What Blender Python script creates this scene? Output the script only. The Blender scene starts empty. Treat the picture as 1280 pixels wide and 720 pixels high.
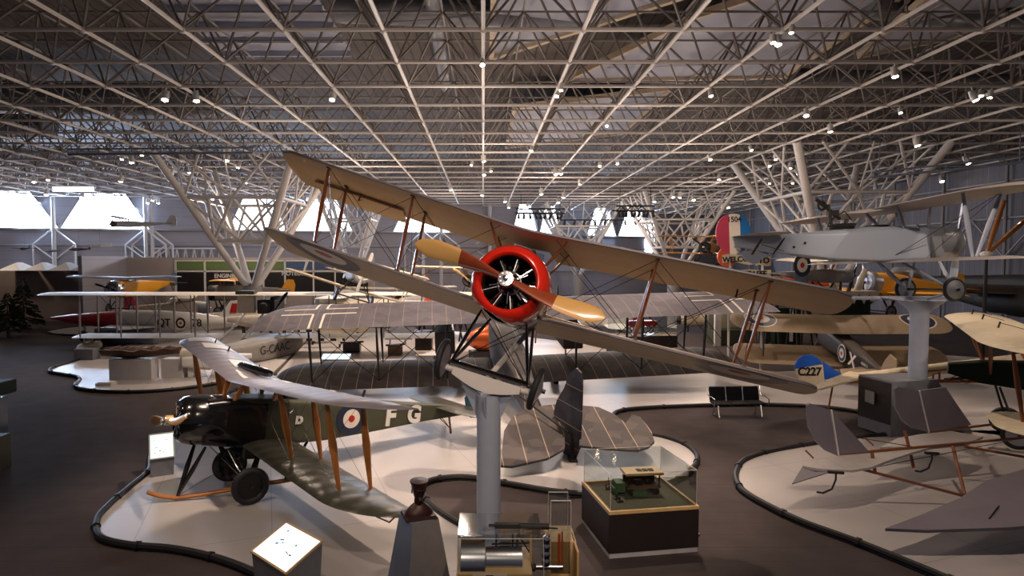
import bpy, math, random
from math import sin, cos, pi, radians, sqrt
from mathutils import Vector, Matrix, Euler

random.seed(7)
S = bpy.context.scene
C = S.collection

# ------------------------------------------------------------ camera
FOC, CX = 770.0, 604.0
PITCH = radians(2.6)
CAMZ = 5.0
cd = bpy.data.cameras.new('camera')
cam = bpy.data.objects.new('camera', cd)
C.objects.link(cam)
cam.location = (0, 0, CAMZ)
cam.rotation_euler = (pi / 2 - PITCH, 0, 0)
cd.sensor_width = 36
cd.lens = 36 * FOC / 1280
cd.shift_x = 36 / 1280
cd.clip_end = 400
S.camera = cam

# ------------------------------------------------------------ world, exposure
w = bpy.data.worlds.new('world')
S.world = w
w.use_nodes = True
w.node_tree.nodes['Background'].inputs[0].default_value = (0.62, 0.60, 0.75, 1)
w.node_tree.nodes['Background'].inputs[1].default_value = 0.06
S.view_settings.view_transform = 'Standard'
S.view_settings.look = 'None'
S.view_settings.exposure = 0.82
S.view_settings.gamma = 1.0
S.view_settings.use_curve_mapping = False
S.cycles.use_denoising = True
S.cycles.max_bounces = 5
S.cycles.transparent_max_bounces = 12
S.cycles.caustics_reflective = False
S.cycles.caustics_refractive = False
S.cycles.sample_clamp_indirect = 4

WARM = (1.0, 0.77, 0.60)
COOL = (0.50, 0.68, 1.0)


def spot(loc, target, power, col=WARM, angle=60, blend=0.5, size=0.12):
    l = bpy.data.lights.new('spot_lamp', 'SPOT')
    l.energy = power; l.color = col; l.spot_size = radians(angle); l.spot_blend = blend
    l.shadow_soft_size = size
    o = bpy.data.objects.new('spot_lamp', l)
    C.objects.link(o)
    o.location = loc
    o.rotation_euler = (Vector(target) - Vector(loc)).to_track_quat('-Z', 'Y').to_euler()
    return o


def point(loc, power, col=WARM, size=0.15):
    l = bpy.data.lights.new('fill_point', 'POINT')
    l.energy = power; l.color = col; l.shadow_soft_size = size
    o = bpy.data.objects.new('fill_point', l)
    C.objects.link(o)
    o.location = loc
    return o


def area(loc, target, power, sx, sy, col):
    l = bpy.data.lights.new('daylight', 'AREA')
    l.shape = 'RECTANGLE'; l.size = sx; l.size_y = sy
    l.energy = power; l.color = col
    o = bpy.data.objects.new('daylight', l)
    C.objects.link(o)
    o.location = loc
    o.rotation_euler = (Vector(target) - Vector(loc)).to_track_quat('-Z', 'Y').to_euler()
    return o


# exhibit spots under the space frame, plus unseen front fills added to brighten the biplanes
for loc, tgt, pw, ang in [
    ((-1.5, 12, 11.5), (-3.0, 15.5, 0), 2400, 62),
    ((4, 15, 11.5), (1.0, 14.5, 0), 2900, 60),
    ((-8, 9, 11.5), (-4.5, 11, 0), 800, 60),
    ((7, 9.5, 11.5), (8.5, 11.5, 0), 1100, 62),
    ((2.5, 2.5, 11.5), (0.3, 9, 4.7), 1000, 50),
    ((-2.0, -3, 9.5), (0.8, 9, 4.9), 1000, 42),
    ((4.0, -3, 9.5), (3.2, 9, 4.6), 800, 42),
    ((7, 3, 9.2), (12, 17, 5.2), 2600, 32),  # unseen fill added to brighten the silver biplane's flank
    ((-7, 2, 10.5), (-4.5, 12, 1), 350, 50),
    ((-4, 21, 11.5), (-6, 24, 0), 2600, 75),
    ((5, 21, 11.5), (3, 24, 0), 2300, 75),
    ((12, 24, 11.5), (12, 20.5, 0), 1300, 60),
    ((-3, 33, 11.5), (-4, 34, 0), 4200, 95),
    ((8, 36, 11.5), (8, 36, 0), 2600, 90),
    ((-15, 33, 11.5), (-14, 31, 0), 1500, 80),
    ((15, 8, 11.5), (13.2, 17, 5), 500, 50),
    ((18, 14, 11.5), (15, 16, 0), 1100, 60),
    ((5.0, 13, 11.5), (5.8, 17, 0), 800, 50),
    ((17, 30, 11.5), (17, 27, 0), 700, 80),
    ((-24, 27, 11.5), (-20, 28, 0), 350, 70),
]:
    spot(loc, tgt, pw * 1.0, WARM, ang, 0.6, 0.14)
# unseen point fills added to brighten the ceiling bars and far walls
for loc, pw in [((-3, 14, 8.6), 130), ((4.5, 17, 8.6), 150), ((-1, 24, 8.8), 300), ((7, 27, 8.8), 280),
                ((-10, 30, 8.8), 250), ((1, 37, 9), 520), ((12, 37, 9), 380), ((-8, 44, 9), 520),
                ((5, 50, 9), 700), ((17, 33, 9), 120), ((-3, 62, 8), 900), ((20, 54, 9), 480),
                ((12, 66, 8), 900), ((28, 26, 8), 160), ((-20, 46, 7.5), 420), ((-22, 60, 7), 700), ((-38, 46, 7), 260), ((-42, 56, 7), 420), ((26, 70, 8), 600)]:
    point(loc, pw * 1.0, (1.0, 0.79, 0.64), 0.3)

# ------------------------------------------------------------ pixel helpers (1280x720 frame)


def ray(px, py):
    return Vector(((px - CX) / FOC, cos(PITCH) + (360 - py) / FOC * sin(PITCH), -sin(PITCH) + (360 - py) / FOC * cos(PITCH)))


def at(px, py, Y):
    d = ray(px, py)
    return Vector((0, 0, CAMZ)) + d * (Y / d.y)


def gr(px, py, z=0.0):
    d = ray(px, py)
    return Vector((0, 0, CAMZ)) + d * ((z - CAMZ) / d.z)


# ------------------------------------------------------------ materials


def lin(c):
    r = []
    for v in c:
        v = v / 255.0
        r.append(v / 12.92 if v <= 0.04045 else ((v + 0.055) / 1.055) ** 2.4)
    return (r[0], r[1], r[2], 1.0)


def N(nt, t, **kw):
    n = nt.nodes.new(t)
    for k, v in kw.items():
        setattr(n, k, v)
    return n


def mixc(nt, fac, a, b):
    m = N(nt, 'ShaderNodeMix', data_type='RGBA')
    for s, v in ((0, fac), (6, a), (7, b)):
        if hasattr(v, 'links') or hasattr(v, 'is_linked'):
            nt.links.new(v, m.inputs[s])
        else:
            m.inputs[s].default_value = v
    return m.outputs[2]


def mat(name, col, rough=0.55, metal=0.0, noise=0.12, scale=6.0, bump=0.0, coat=0.0, spec=0.5, pattern=None, trans=0.0):
    m = bpy.data.materials.new(name)
    m.use_nodes = True
    nt = m.node_tree
    b = nt.nodes['Principled BSDF']
    b.inputs['Roughness'].default_value = rough
    b.inputs['Metallic'].default_value = metal
    b.inputs['Coat Weight'].default_value = coat
    b.inputs['Specular IOR Level'].default_value = spec
    if trans:
        b.inputs['Transmission Weight'].default_value = trans
    base = lin(col)
    tc = N(nt, 'ShaderNodeTexCoord')
    nz = N(nt, 'ShaderNodeTexNoise')
    nz.inputs['Scale'].default_value = scale
    nz.inputs['Detail'].default_value = 5
    nt.links.new(tc.outputs['Object'], nz.inputs['Vector'])
    dark = tuple(max(0, v * (1 - noise * 2)) for v in base[:3]) + (1,)
    lite = tuple(min(1, v * (1 + noise * 1.6)) for v in base[:3]) + (1,)
    c = mixc(nt, nz.outputs[0], dark, lite)
    if pattern:
        c = pattern(nt, tc.outputs['Object'], c)
    nt.links.new(c, b.inputs['Base Color'])
    if bump:
        bp = N(nt, 'ShaderNodeBump')
        bp.inputs['Strength'].default_value = bump
        bp.inputs['Distance'].default_value = 0.02
        nt.links.new(nz.outputs[0], bp.inputs['Height'])
        nt.links.new(bp.outputs[0], b.inputs['Normal'])
    return m


def math_(nt, op, a, b=None):
    n = N(nt, 'ShaderNodeMath', operation=op)
    for i, v in enumerate((a, b)):
        if v is None:
            continue
        if isinstance(v, (int, float)):
            n.inputs[i].default_value = v
        else:
            nt.links.new(v, n.inputs[i])
    return n.outputs[0]


def stripes(axis, period, width, col, strength=1.0, skew=0.0, off=0.0):
    """thin stripes across one axis: rib tapes, plank joints, corrugation"""
    def f(nt, vec, base):
        sp = N(nt, 'ShaderNodeSeparateXYZ')
        nt.links.new(vec, sp.inputs[0])
        v = sp.outputs['XYZ'.index(axis)]
        if skew:
            v = math_(nt, 'ADD', v, math_(nt, 'MULTIPLY', sp.outputs[1 if axis == 'X' else 0], skew))
        v = math_(nt, 'ADD', v, 200.0 * period + off)
        v = math_(nt, 'MODULO', v, period)
        v = math_(nt, 'LESS_THAN', v, width)
        v = math_(nt, 'MULTIPLY', v, strength)
        return mixc(nt, v, base, lin(col))
    return f


def both(*fs):
    def f(nt, vec, base):
        for g in fs:
            base = g(nt, vec, base)
        return base
    return f


def lozenge(cols, scale):
    def f(nt, vec, base):
        v = N(nt, 'ShaderNodeTexVoronoi')
        v.inputs['Scale'].default_value = scale
        nt.links.new(vec, v.inputs['Vector'])
        sp = N(nt, 'ShaderNodeSeparateColor')
        nt.links.new(v.outputs['Color'], sp.inputs[0])
        r = N(nt, 'ShaderNodeValToRGB')
        r.color_ramp.interpolation = 'CONSTANT'
        e = r.color_ramp.elements
        e[0].color = lin(cols[0]); e[1].position = 1 / len(cols); e[1].color = lin(cols[1])
        for i in range(2, len(cols)):
            q = e.new(i / len(cols)); q.color = lin(cols[i])
        nt.links.new(sp.outputs[0], r.inputs[0])
        return r.outputs[0]
    return f


def checker(period, a, b):
    def f(nt, vec, base):
        v = N(nt, 'ShaderNodeTexChecker')
        v.inputs['Scale'].default_value = 1 / period
        v.inputs[1].default_value = lin(a); v.inputs[2].default_value = lin(b)
        nt.links.new(vec, v.inputs[0])
        return v.outputs[0]
    return f


def emit(name, col, strength, pattern=None):
    m = bpy.data.materials.new(name)
    m.use_nodes = True
    nt = m.node_tree
    nt.nodes.clear()
    o = N(nt, 'ShaderNodeOutputMaterial')
    e = N(nt, 'ShaderNodeEmission')
    e.inputs[0].default_value = lin(col); e.inputs[1].default_value = strength
    if pattern:
        tc = N(nt, 'ShaderNodeTexCoord')
        c = pattern(nt, tc.outputs['Object'], lin(col))
        nt.links.new(c, e.inputs[0])
    nt.links.new(e.outputs[0], o.inputs[0])
    return m


def glassy(name, tint=(235, 240, 240), alpha=0.10):
    """thin acrylic: mostly see-through with mirror-like sheen"""
    m = bpy.data.materials.new(name)
    m.use_nodes = True
    nt = m.node_tree
    nt.nodes.clear()
    o = N(nt, 'ShaderNodeOutputMaterial')
    t = N(nt, 'ShaderNodeBsdfTransparent'); t.inputs[0].default_value = lin(tint)
    g = N(nt, 'ShaderNodeBsdfGlossy'); g.inputs['Roughness'].default_value = 0.06
    fr = N(nt, 'ShaderNodeLayerWeight'); fr.inputs[0].default_value = 0.25
    k = math_(nt, 'ADD', math_(nt, 'MULTIPLY', fr.outputs[0], 0.5), alpha * 0.5)
    mx = N(nt, 'ShaderNodeMixShader')
    nt.links.new(k, mx.inputs[0]); nt.links.new(t.outputs[0], mx.inputs[1]); nt.links.new(g.outputs[0], mx.inputs[2])
    nt.links.new(mx.outputs[0], o.inputs[0])
    return m


LINEN = (198, 176, 142)
M = {}
M['carpet'] = mat('carpet', (70, 63, 63), 0.95, noise=0.18, scale=1.5, bump=0.3, spec=0.1,
                  pattern=stripes('Y', 0.5, 0.03, (60, 52, 50), 0.5))
M['platform'] = mat('platform_paint', (170, 165, 164), 0.38, noise=0.08, scale=0.7,
                    pattern=both(stripes('X', 2.44, 0.012, (105, 100, 98), 0.8, skew=0.35), stripes('Y', 2.44, 0.012, (105, 100, 98), 0.8, skew=-0.35)))
M['curb'] = mat('curb_rubber', (22, 21, 24), 0.55)
M['steel'] = mat('painted_steel', (196, 192, 190), 0.5, noise=0.04)
M['steel_dark'] = mat('shaded_steel', (122, 117, 115), 0.55, noise=0.06)  # darker steel copy: shade on webs and upper chords put into the colour
M['deck'] = mat('roof_deck', (92, 84, 80), 0.8, noise=0.1, pattern=stripes('X', 0.6, 0.1, (40, 38, 40), 0.8))
M['baffle'] = mat('baffle_panel', (158, 164, 184), 0.6, noise=0.05, scale=1)
M['baffle_edge'] = mat('baffle_edge', (190, 175, 155), 0.6)
M['duct'] = mat('duct_metal', (120, 124, 134), 0.45, 0.3, pattern=stripes('Y', 1.5, 0.05, (80, 84, 92)))
M['wall'] = mat('wall_panel', (150, 148, 156), 0.75, noise=0.05, scale=0.5, pattern=stripes('Z', 1.0, 0.05, (122, 121, 130), 0.6))
M['wall_ribbed'] = mat('wall_ribbed', (92, 90, 98), 0.7, noise=0.06, pattern=both(stripes('Y', 2.0, 0.09, (136, 132, 136), 0.9), stripes('Y', 0.5, 0.06, (70, 68, 74), 0.6)))
M['window'] = emit('daylight_glass', (225, 238, 255), 5.5)
M['white'] = mat('white_paint', (214, 212, 208), 0.45)
M['cream'] = mat('cream_dope', (205, 192, 166), 0.5, pattern=stripes('X', 0.4, 0.015, (180, 165, 138), 0.7))
M['linen'] = mat('linen', LINEN, 0.55, noise=0.06, scale=3, pattern=both(stripes('X', 0.36, 0.014, (196, 178, 146), 0.45), stripes('Y', 0.62, 0.02, (150, 130, 98), 0.35)))
M['olive'] = mat('olive_dope', (112, 98, 84), 0.5, noise=0.05)
M['redcowl'] = mat('red_enamel', (214, 40, 24), 0.22, noise=0.03, coat=0.6)
M['patch'] = mat('white_patch', (228, 226, 224), 0.5)
M['black'] = mat('black_enamel', (14, 14, 16), 0.18, noise=0.02, coat=0.7)
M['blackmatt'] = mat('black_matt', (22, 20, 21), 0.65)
M['tyre'] = mat('tyre_rubber', (34, 34, 38), 0.6)
M['jetsilver'] = mat('jet_silver_paint', (205, 202, 198), 0.4, 0.15, noise=0.05)
M['chrome'] = mat('bright_metal', (205, 205, 210), 0.22, 1.0, noise=0.05)
M['gunmetal'] = mat('gunmetal', (70, 66, 66), 0.35, 0.9)
M['alu'] = mat('aluminium', (158, 162, 170), 0.38, 0.7, noise=0.08)
M['prop_red'] = mat('propeller_mahogany', (150, 72, 44), 0.25, coat=0.6, noise=0.1, pattern=stripes('Z', 0.03, 0.006, (110, 50, 30), 0.5))
M['prop_tan'] = mat('propeller_fabric_tip', (214, 170, 104), 0.3, coat=0.4, noise=0.04)
M['ash'] = mat('varnished_ash', (182, 116, 56), 0.35, coat=0.4, noise=0.12, scale=10)
M['strutbrown'] = mat('varnished_spruce', (128, 72, 38), 0.35, coat=0.4, noise=0.12, scale=10)
M['copper'] = mat('copper', (196, 92, 48), 0.3, 0.6)
M['greygreen'] = mat('khaki_green', (62, 64, 48), 0.6, noise=0.08, pattern=stripes('Y', 0.6, 0.02, (50, 52, 40), 0.6))
M['silverdope'] = mat('grey_doped_fabric', (116, 112, 122), 0.42, noise=0.08, scale=2,
                      pattern=stripes('X', 0.4, 0.02, (110, 108, 116), 0.7))
M['khakiwing'] = mat('dark_khaki_wing', (58, 58, 50), 0.3, noise=0.12, pattern=stripes('X', 0.42, 0.10, (80, 82, 76), 0.5))
M['bluealu'] = mat('silver_dope', (168, 180, 198), 0.4, 0.15, noise=0.04, scale=1.2)
M['nieuwing'] = mat('aged_silver_dope', (178, 172, 170), 0.5, noise=0.06, pattern=stripes('X', 0.36, 0.015, (150, 144, 140), 0.6))
M['pedestal'] = mat('pedestal_paint', (150, 158, 176), 0.42, noise=0.03)
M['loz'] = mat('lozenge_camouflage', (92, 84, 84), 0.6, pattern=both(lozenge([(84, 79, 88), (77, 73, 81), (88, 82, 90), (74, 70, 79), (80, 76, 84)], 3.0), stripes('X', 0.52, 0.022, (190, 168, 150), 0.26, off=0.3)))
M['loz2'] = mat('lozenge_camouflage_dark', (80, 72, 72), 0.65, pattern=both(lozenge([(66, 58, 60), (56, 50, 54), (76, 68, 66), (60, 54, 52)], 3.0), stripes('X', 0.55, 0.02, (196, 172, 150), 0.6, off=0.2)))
M['rudder_loz'] = mat('lozenge_camouflage_rudder', (60, 56, 60), 0.6, pattern=both(lozenge([(54, 50, 56), (46, 42, 48), (60, 56, 60)], 4.0), stripes('Z', 0.5, 0.015, (190, 170, 150), 0.7, skew=0.0)))
M['r_blue'] = mat('roundel_blue', (26, 37, 62), 0.5, noise=0.04)
M['r_white'] = mat('roundel_white', (214, 206, 196), 0.5, noise=0.04)
M['r_red'] = mat('roundel_red', (168, 34, 30), 0.5, noise=0.04)
M['r_ghost'] = mat('lit_roundel_grey', (126, 112, 108), 0.5, noise=0.04)  # roundel blue greyed: the different light on this underside is in the colour
M['frblue'] = mat('flag_blue', (30, 106, 176), 0.45, noise=0.03)
M['frred'] = mat('flag_red', (172, 58, 84), 0.45, noise=0.03)
M['blue'] = mat('bright_blue', (28, 88, 190), 0.45, noise=0.03)
M['hullgrey'] = mat('hull_grey', (128, 124, 120), 0.5)
M['yellow'] = mat('trainer_yellow', (214, 150, 36), 0.45, noise=0.05)
M['orange'] = mat('orange_paint', (214, 84, 36), 0.45)
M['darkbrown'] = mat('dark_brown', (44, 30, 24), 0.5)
M['brownfab'] = mat('brown_fabric', (84, 66, 46), 0.55)
M['oak'] = mat('oak_edge', (206, 170, 116), 0.45, pattern=stripes('Z', 0.02, 0.004, (176, 140, 90), 0.4))
M['case'] = mat('case_laminate', (36, 29, 28), 0.5)
M['caseplinth'] = mat('case_skirting', (176, 176, 180), 0.4)
M['greysteel'] = mat('grey_sheet', (122, 126, 134), 0.4, 0.2)
M['bluegrey'] = mat('blue_grey_paint', (96, 108, 130), 0.45)
M['greygrain'] = mat('mid_grey_paint', (128, 124, 124), 0.5)
M['bronze'] = mat('dark_bronze', (58, 34, 32), 0.42, 0.3)
M['leather'] = mat('black_leather', (22, 23, 28), 0.75, spec=.25)
M['tanwing'] = mat('tan_doped_wing', (150, 130, 104), 0.6, noise=0.08, pattern=stripes('X', 0.4, 0.015, (130, 110, 86), 0.6))
M['green'] = mat('panel_green', (96, 120, 66), 0.6)
M['dkgreen'] = mat('dark_green', (20, 34, 27), 0.7, spec=.2)
M['panelblue'] = mat('panel_blue', (64, 86, 124), 0.6)
M['beigewall'] = mat('gallery_wall', (164, 154, 150), 0.75, noise=0.04, scale=0.4)
M['photo'] = mat('exhibit_photo_black', (24, 20, 20), 0.5, noise=0.5, scale=2.5)
M['glass'] = glassy('acrylic')
M['winglass'] = glassy('windscreen', (200, 215, 220), 0.3)
M['lens'] = emit('lamp_lens', (255, 226, 190), 38)
M['tubeglow'] = emit('fluorescent_tube', (255, 236, 214), 3.0)
M['foliage'] = mat('dark_foliage', (26, 34, 26), 0.9, noise=0.3)
M['diorama'] = mat('diorama_turf', (70, 66, 48), 0.9, noise=0.3, scale=20)
M['diogreen'] = mat('model_green', (62, 84, 52), 0.7)
M['rust'] = mat('aged_wood', (92, 66, 48), 0.7, noise=0.3, scale=5, bump=0.5)
M['bluedome'] = mat('dark_teal', (28, 66, 84), 0.35)
M['hullcream'] = mat('hull_grey_cream', (186, 178, 164), 0.5)
M['checker'] = mat('checkerboard', (255, 255, 255), 0.5, pattern=checker(0.34, (16, 16, 18), (226, 222, 214)))
M['rivet'] = mat('riveted_silver', (172, 176, 182), 0.35, 0.6, noise=0.06, pattern=stripes('X', 1.1, 0.02, (120, 124, 130), 0.6))
M['jetred'] = mat('red_nose_paint', (176, 34, 34), 0.35, coat=0.3)

# ------------------------------------------------------------ mesh builder


class MB:
    def __init__(s):
        s.v = []; s.f = []; s.m = []; s.k = 0

    def use(s, k):
        s.k = k
        return s

    def add(s, vs, fs):
        o = len(s.v)
        s.v += [tuple(p) for p in vs]
        s.f += [tuple(i + o for i in f) for f in fs]
        s.m += [s.k] * len(fs)
        return s

    def box(s, c, d, rot=None):
        hx, hy, hz = d[0] / 2, d[1] / 2, d[2] / 2
        vs = [Vector((x, y, z)) for x in (-hx, hx) for y in (-hy, hy) for z in (-hz, hz)]
        if rot is not None:
            R = rot if isinstance(rot, Matrix) else Euler(rot).to_matrix()
            vs = [R @ v for v in vs]
        vs = [v + Vector(c) for v in vs]
        return s.add(vs, [(0, 1, 3, 2), (4, 6, 7, 5), (0, 4, 5, 1), (2, 3, 7, 6), (0, 2, 6, 4), (1, 5, 7, 3)])

    def cbox(s, c, d, b=0.02):
        """box with chamfered edges (vertical profile)"""
        x, y, z = d[0] / 2, d[1] / 2, d[2] / 2
        ring = [(x - b, -y), (x, -y + b), (x, y - b), (x - b, y), (-x + b, y), (-x, y - b), (-x, -y + b), (-x + b, -y)]
        ins = [(px * (1 - b / x), py * (1 - b / y)) for px, py in ring]
        L = [(ins, -z), (ring, -z + b), (ring, z - b), (ins, z)]
        return s.rings([[Vector((c[0] + px, c[1] + py, c[2] + h)) for px, py in r] for r, h in L], True, True)

    def rings(s, R, cap0=False, cap1=False, closed=True):
        n = len(R[0]); o = len(s.v)
        for r in R:
            s.v += [tuple(p) for p in r]
        c0 = len(s.f)
        for i in range(len(R) - 1):
            for j in range(n if closed else n - 1):
                a = o + i * n + j; b = o + i * n + (j + 1) % n
                s.f.append((a, b, b + n, a + n))
        if cap0: s.f.append(tuple(o + j for j in range(n))[::-1])
        if cap1: s.f.append(tuple(o + (len(R) - 1) * n + j for j in range(n)))
        s.m += [s.k] * (len(s.f) - c0)
        return s

    def tube(s, a, b, r, r2=None, n=8, asp=1.0, side=None, mid=None):
        a = Vector(a); b = Vector(b); d = (b - a)
        if d.length < 1e-6: return s
        d.normalize()
        sd = Vector(side) if side is not None else (Vector((0, 0, 1)) if abs(d.z) < 0.9 else Vector((1, 0, 0)))
        u = sd - d * sd.dot(d)
        if u.length < 1e-4: u = Vector((1, 0, 0)) - d * d.x
        u.normalize(); v = d.cross(u)
        r2 = r if r2 is None else r2
        st = [(a, r), (b, r2)] if mid is None else [(a, r), (a.lerp(b, .5), mid), (b, r2)]
        R = [[p + (u * cos(2 * pi * j / n) * asp + v * sin(2 * pi * j / n)) * q for j in range(n)] for p, q in st]
        return s.rings(R, True, True)

    def path(s, pts, r, n=8, closed=False):
        pts = [Vector(p) for p in pts]
        R = []
        m = len(pts)
        up = None
        for i, p in enumerate(pts):
            a = pts[(i - 1) % m] if (closed or i > 0) else p
            b = pts[(i + 1) % m] if (closed or i < m - 1) else p
            d = (b - a).normalized()
            if up is None:
                up = Vector((0, 0, 1)) if abs(d.z) < 0.9 else Vector((1, 0, 0))
            u = (up - d * up.dot(d)).normalized(); v = d.cross(u)
            up = u
            q = r[i] if isinstance(r, (list, tuple)) else r
            R.append([p + (u * cos(2 * pi * j / n) + v * sin(2 * pi * j / n)) * q for j in range(n)])
        if closed: R.append(R[0])
        return s.rings(R, not closed, not closed)

    def lathe(s, prof, org=(0, 0, 0), axis=(0, 0, 1), n=24, cap0=False, cap1=False):
        """prof: list of (r, h) along axis"""
        ax = Vector(axis).normalized(); o = Vector(org)
        t = Vector((0, 0, 1)) if abs(ax.z) < 0.9 else Vector((1, 0, 0))
        u = (t - ax * t.dot(ax)).normalized(); v = ax.cross(u)
        R = [[o + ax * h + (u * cos(2 * pi * j / n) + v * sin(2 * pi * j / n)) * r for j in range(n)] for r, h in prof]
        return s.rings(R, cap0, cap1)

    def torus(s, c, axis, R, r, n=28, k=10, asp=1.0):
        prof = [(R + r * cos(2 * pi * j / k), asp * r * sin(2 * pi * j / k)) for j in range(k + 1)]
        return s.lathe(prof, c, axis, n)

    def prism(s, pts, ext):
        """polygon (list of 3d) extruded by vector"""
        pts = [Vector(p) for p in pts]; e = Vector(ext); n = len(pts)
        return s.rings([pts, [p + e for p in pts]], True, True)

    def ball(s, c, r, n=12, k=8, sc=(1, 1, 1)):
        R = []
        for i in range(k + 1):
            t = -pi / 2 + pi * i / k
            R.append([Vector((c[0] + r * cos(t) * cos(2 * pi * j / n) * sc[0], c[1] + r * cos(t) * sin(2 * pi * j / n) * sc[1], c[2] + r * sin(t) * sc[2])) for j in range(n)])
        return s.rings(R)

    def xf(s, mtx):
        s.v = [tuple(mtx @ Vector(p)) for p in s.v]
        return s

    def build(s, name, mats, parent=None, smooth=True, bevel=0.0):
        me = bpy.data.meshes.new(name)
        me.from_pydata(s.v, [], s.f)
        if not isinstance(mats, (list, tuple)): mats = [mats]
        for m in mats: me.materials.append(m)
        for p, k in zip(me.polygons, s.m): p.material_index = k
        me.validate()
        o = bpy.data.objects.new(name, me)
        C.objects.link(o)
        if smooth:
            me.polygons.foreach_set('use_smooth', [True] * len(me.polygons))
            try:
                me.set_sharp_from_angle(angle=radians(38))
            except Exception:
                pass
        if parent: o.parent = parent
        if bevel:
            b = o.modifiers.new('bevel', 'BEVEL'); b.width = bevel; b.segments = 2; b.limit_method = 'ANGLE'
        return o


def tag(o, label=None, cat=None, group=None, kind=None):
    if label: o['label'] = label
    if cat: o['category'] = cat
    if group: o['group'] = group
    if kind: o['kind'] = kind
    return o


def root(name, label, cat, loc=(0, 0, 0), rot=(0, 0, 0), group=None):
    o = bpy.data.objects.new(name, None)
    o.empty_display_size = 0.2
    C.objects.link(o)
    o.location = loc; o.rotation_euler = rot
    return tag(o, label, cat, group)


def copy_tree(o, parent=None):
    c = o.copy(); C.objects.link(c)
    if parent: c.parent = parent
    for ch in list(o.children): copy_tree(ch, c)
    return c


def struct(o):
    o['kind'] = 'structure'
    return o


def text_mesh(txt, size, mtx, mat_, parent=None, name='lettering', depth=0.006, align='CENTER', bold=0.0, sx=1.0):
    cu = bpy.data.curves.new('t', 'FONT')
    cu.body = txt; cu.size = size; cu.extrude = depth; cu.align_x = align; cu.align_y = 'CENTER'
    cu.offset = bold
    t = bpy.data.objects.new('t', cu); C.objects.link(t)
    bpy.context.view_layer.update()
    me = bpy.data.meshes.new_from_object(t.evaluated_get(bpy.context.evaluated_depsgraph_get()))
    bpy.data.objects.remove(t)
    me.transform(mtx @ Matrix.Diagonal((sx, 1, 1, 1)))
    me.materials.clear(); me.materials.append(mat_)
    me.name = name
    o = bpy.data.objects.new(name, me); C.objects.link(o)
    if parent: o.parent = parent
    return o


def frame(origin, xdir, ydir):
    """matrix whose local x,y lie along xdir,ydir at origin"""
    x = Vector(xdir).normalized(); y = Vector(ydir); y = (y - x * y.dot(x)).normalized(); z = x.cross(y)
    m = Matrix((x, y, z)).transposed().to_4x4()
    m.translation = Vector(origin)
    return m


# ------------------------------------------------------------ aircraft pieces (nose +Y, plane's right wing +X, up Z)


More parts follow.
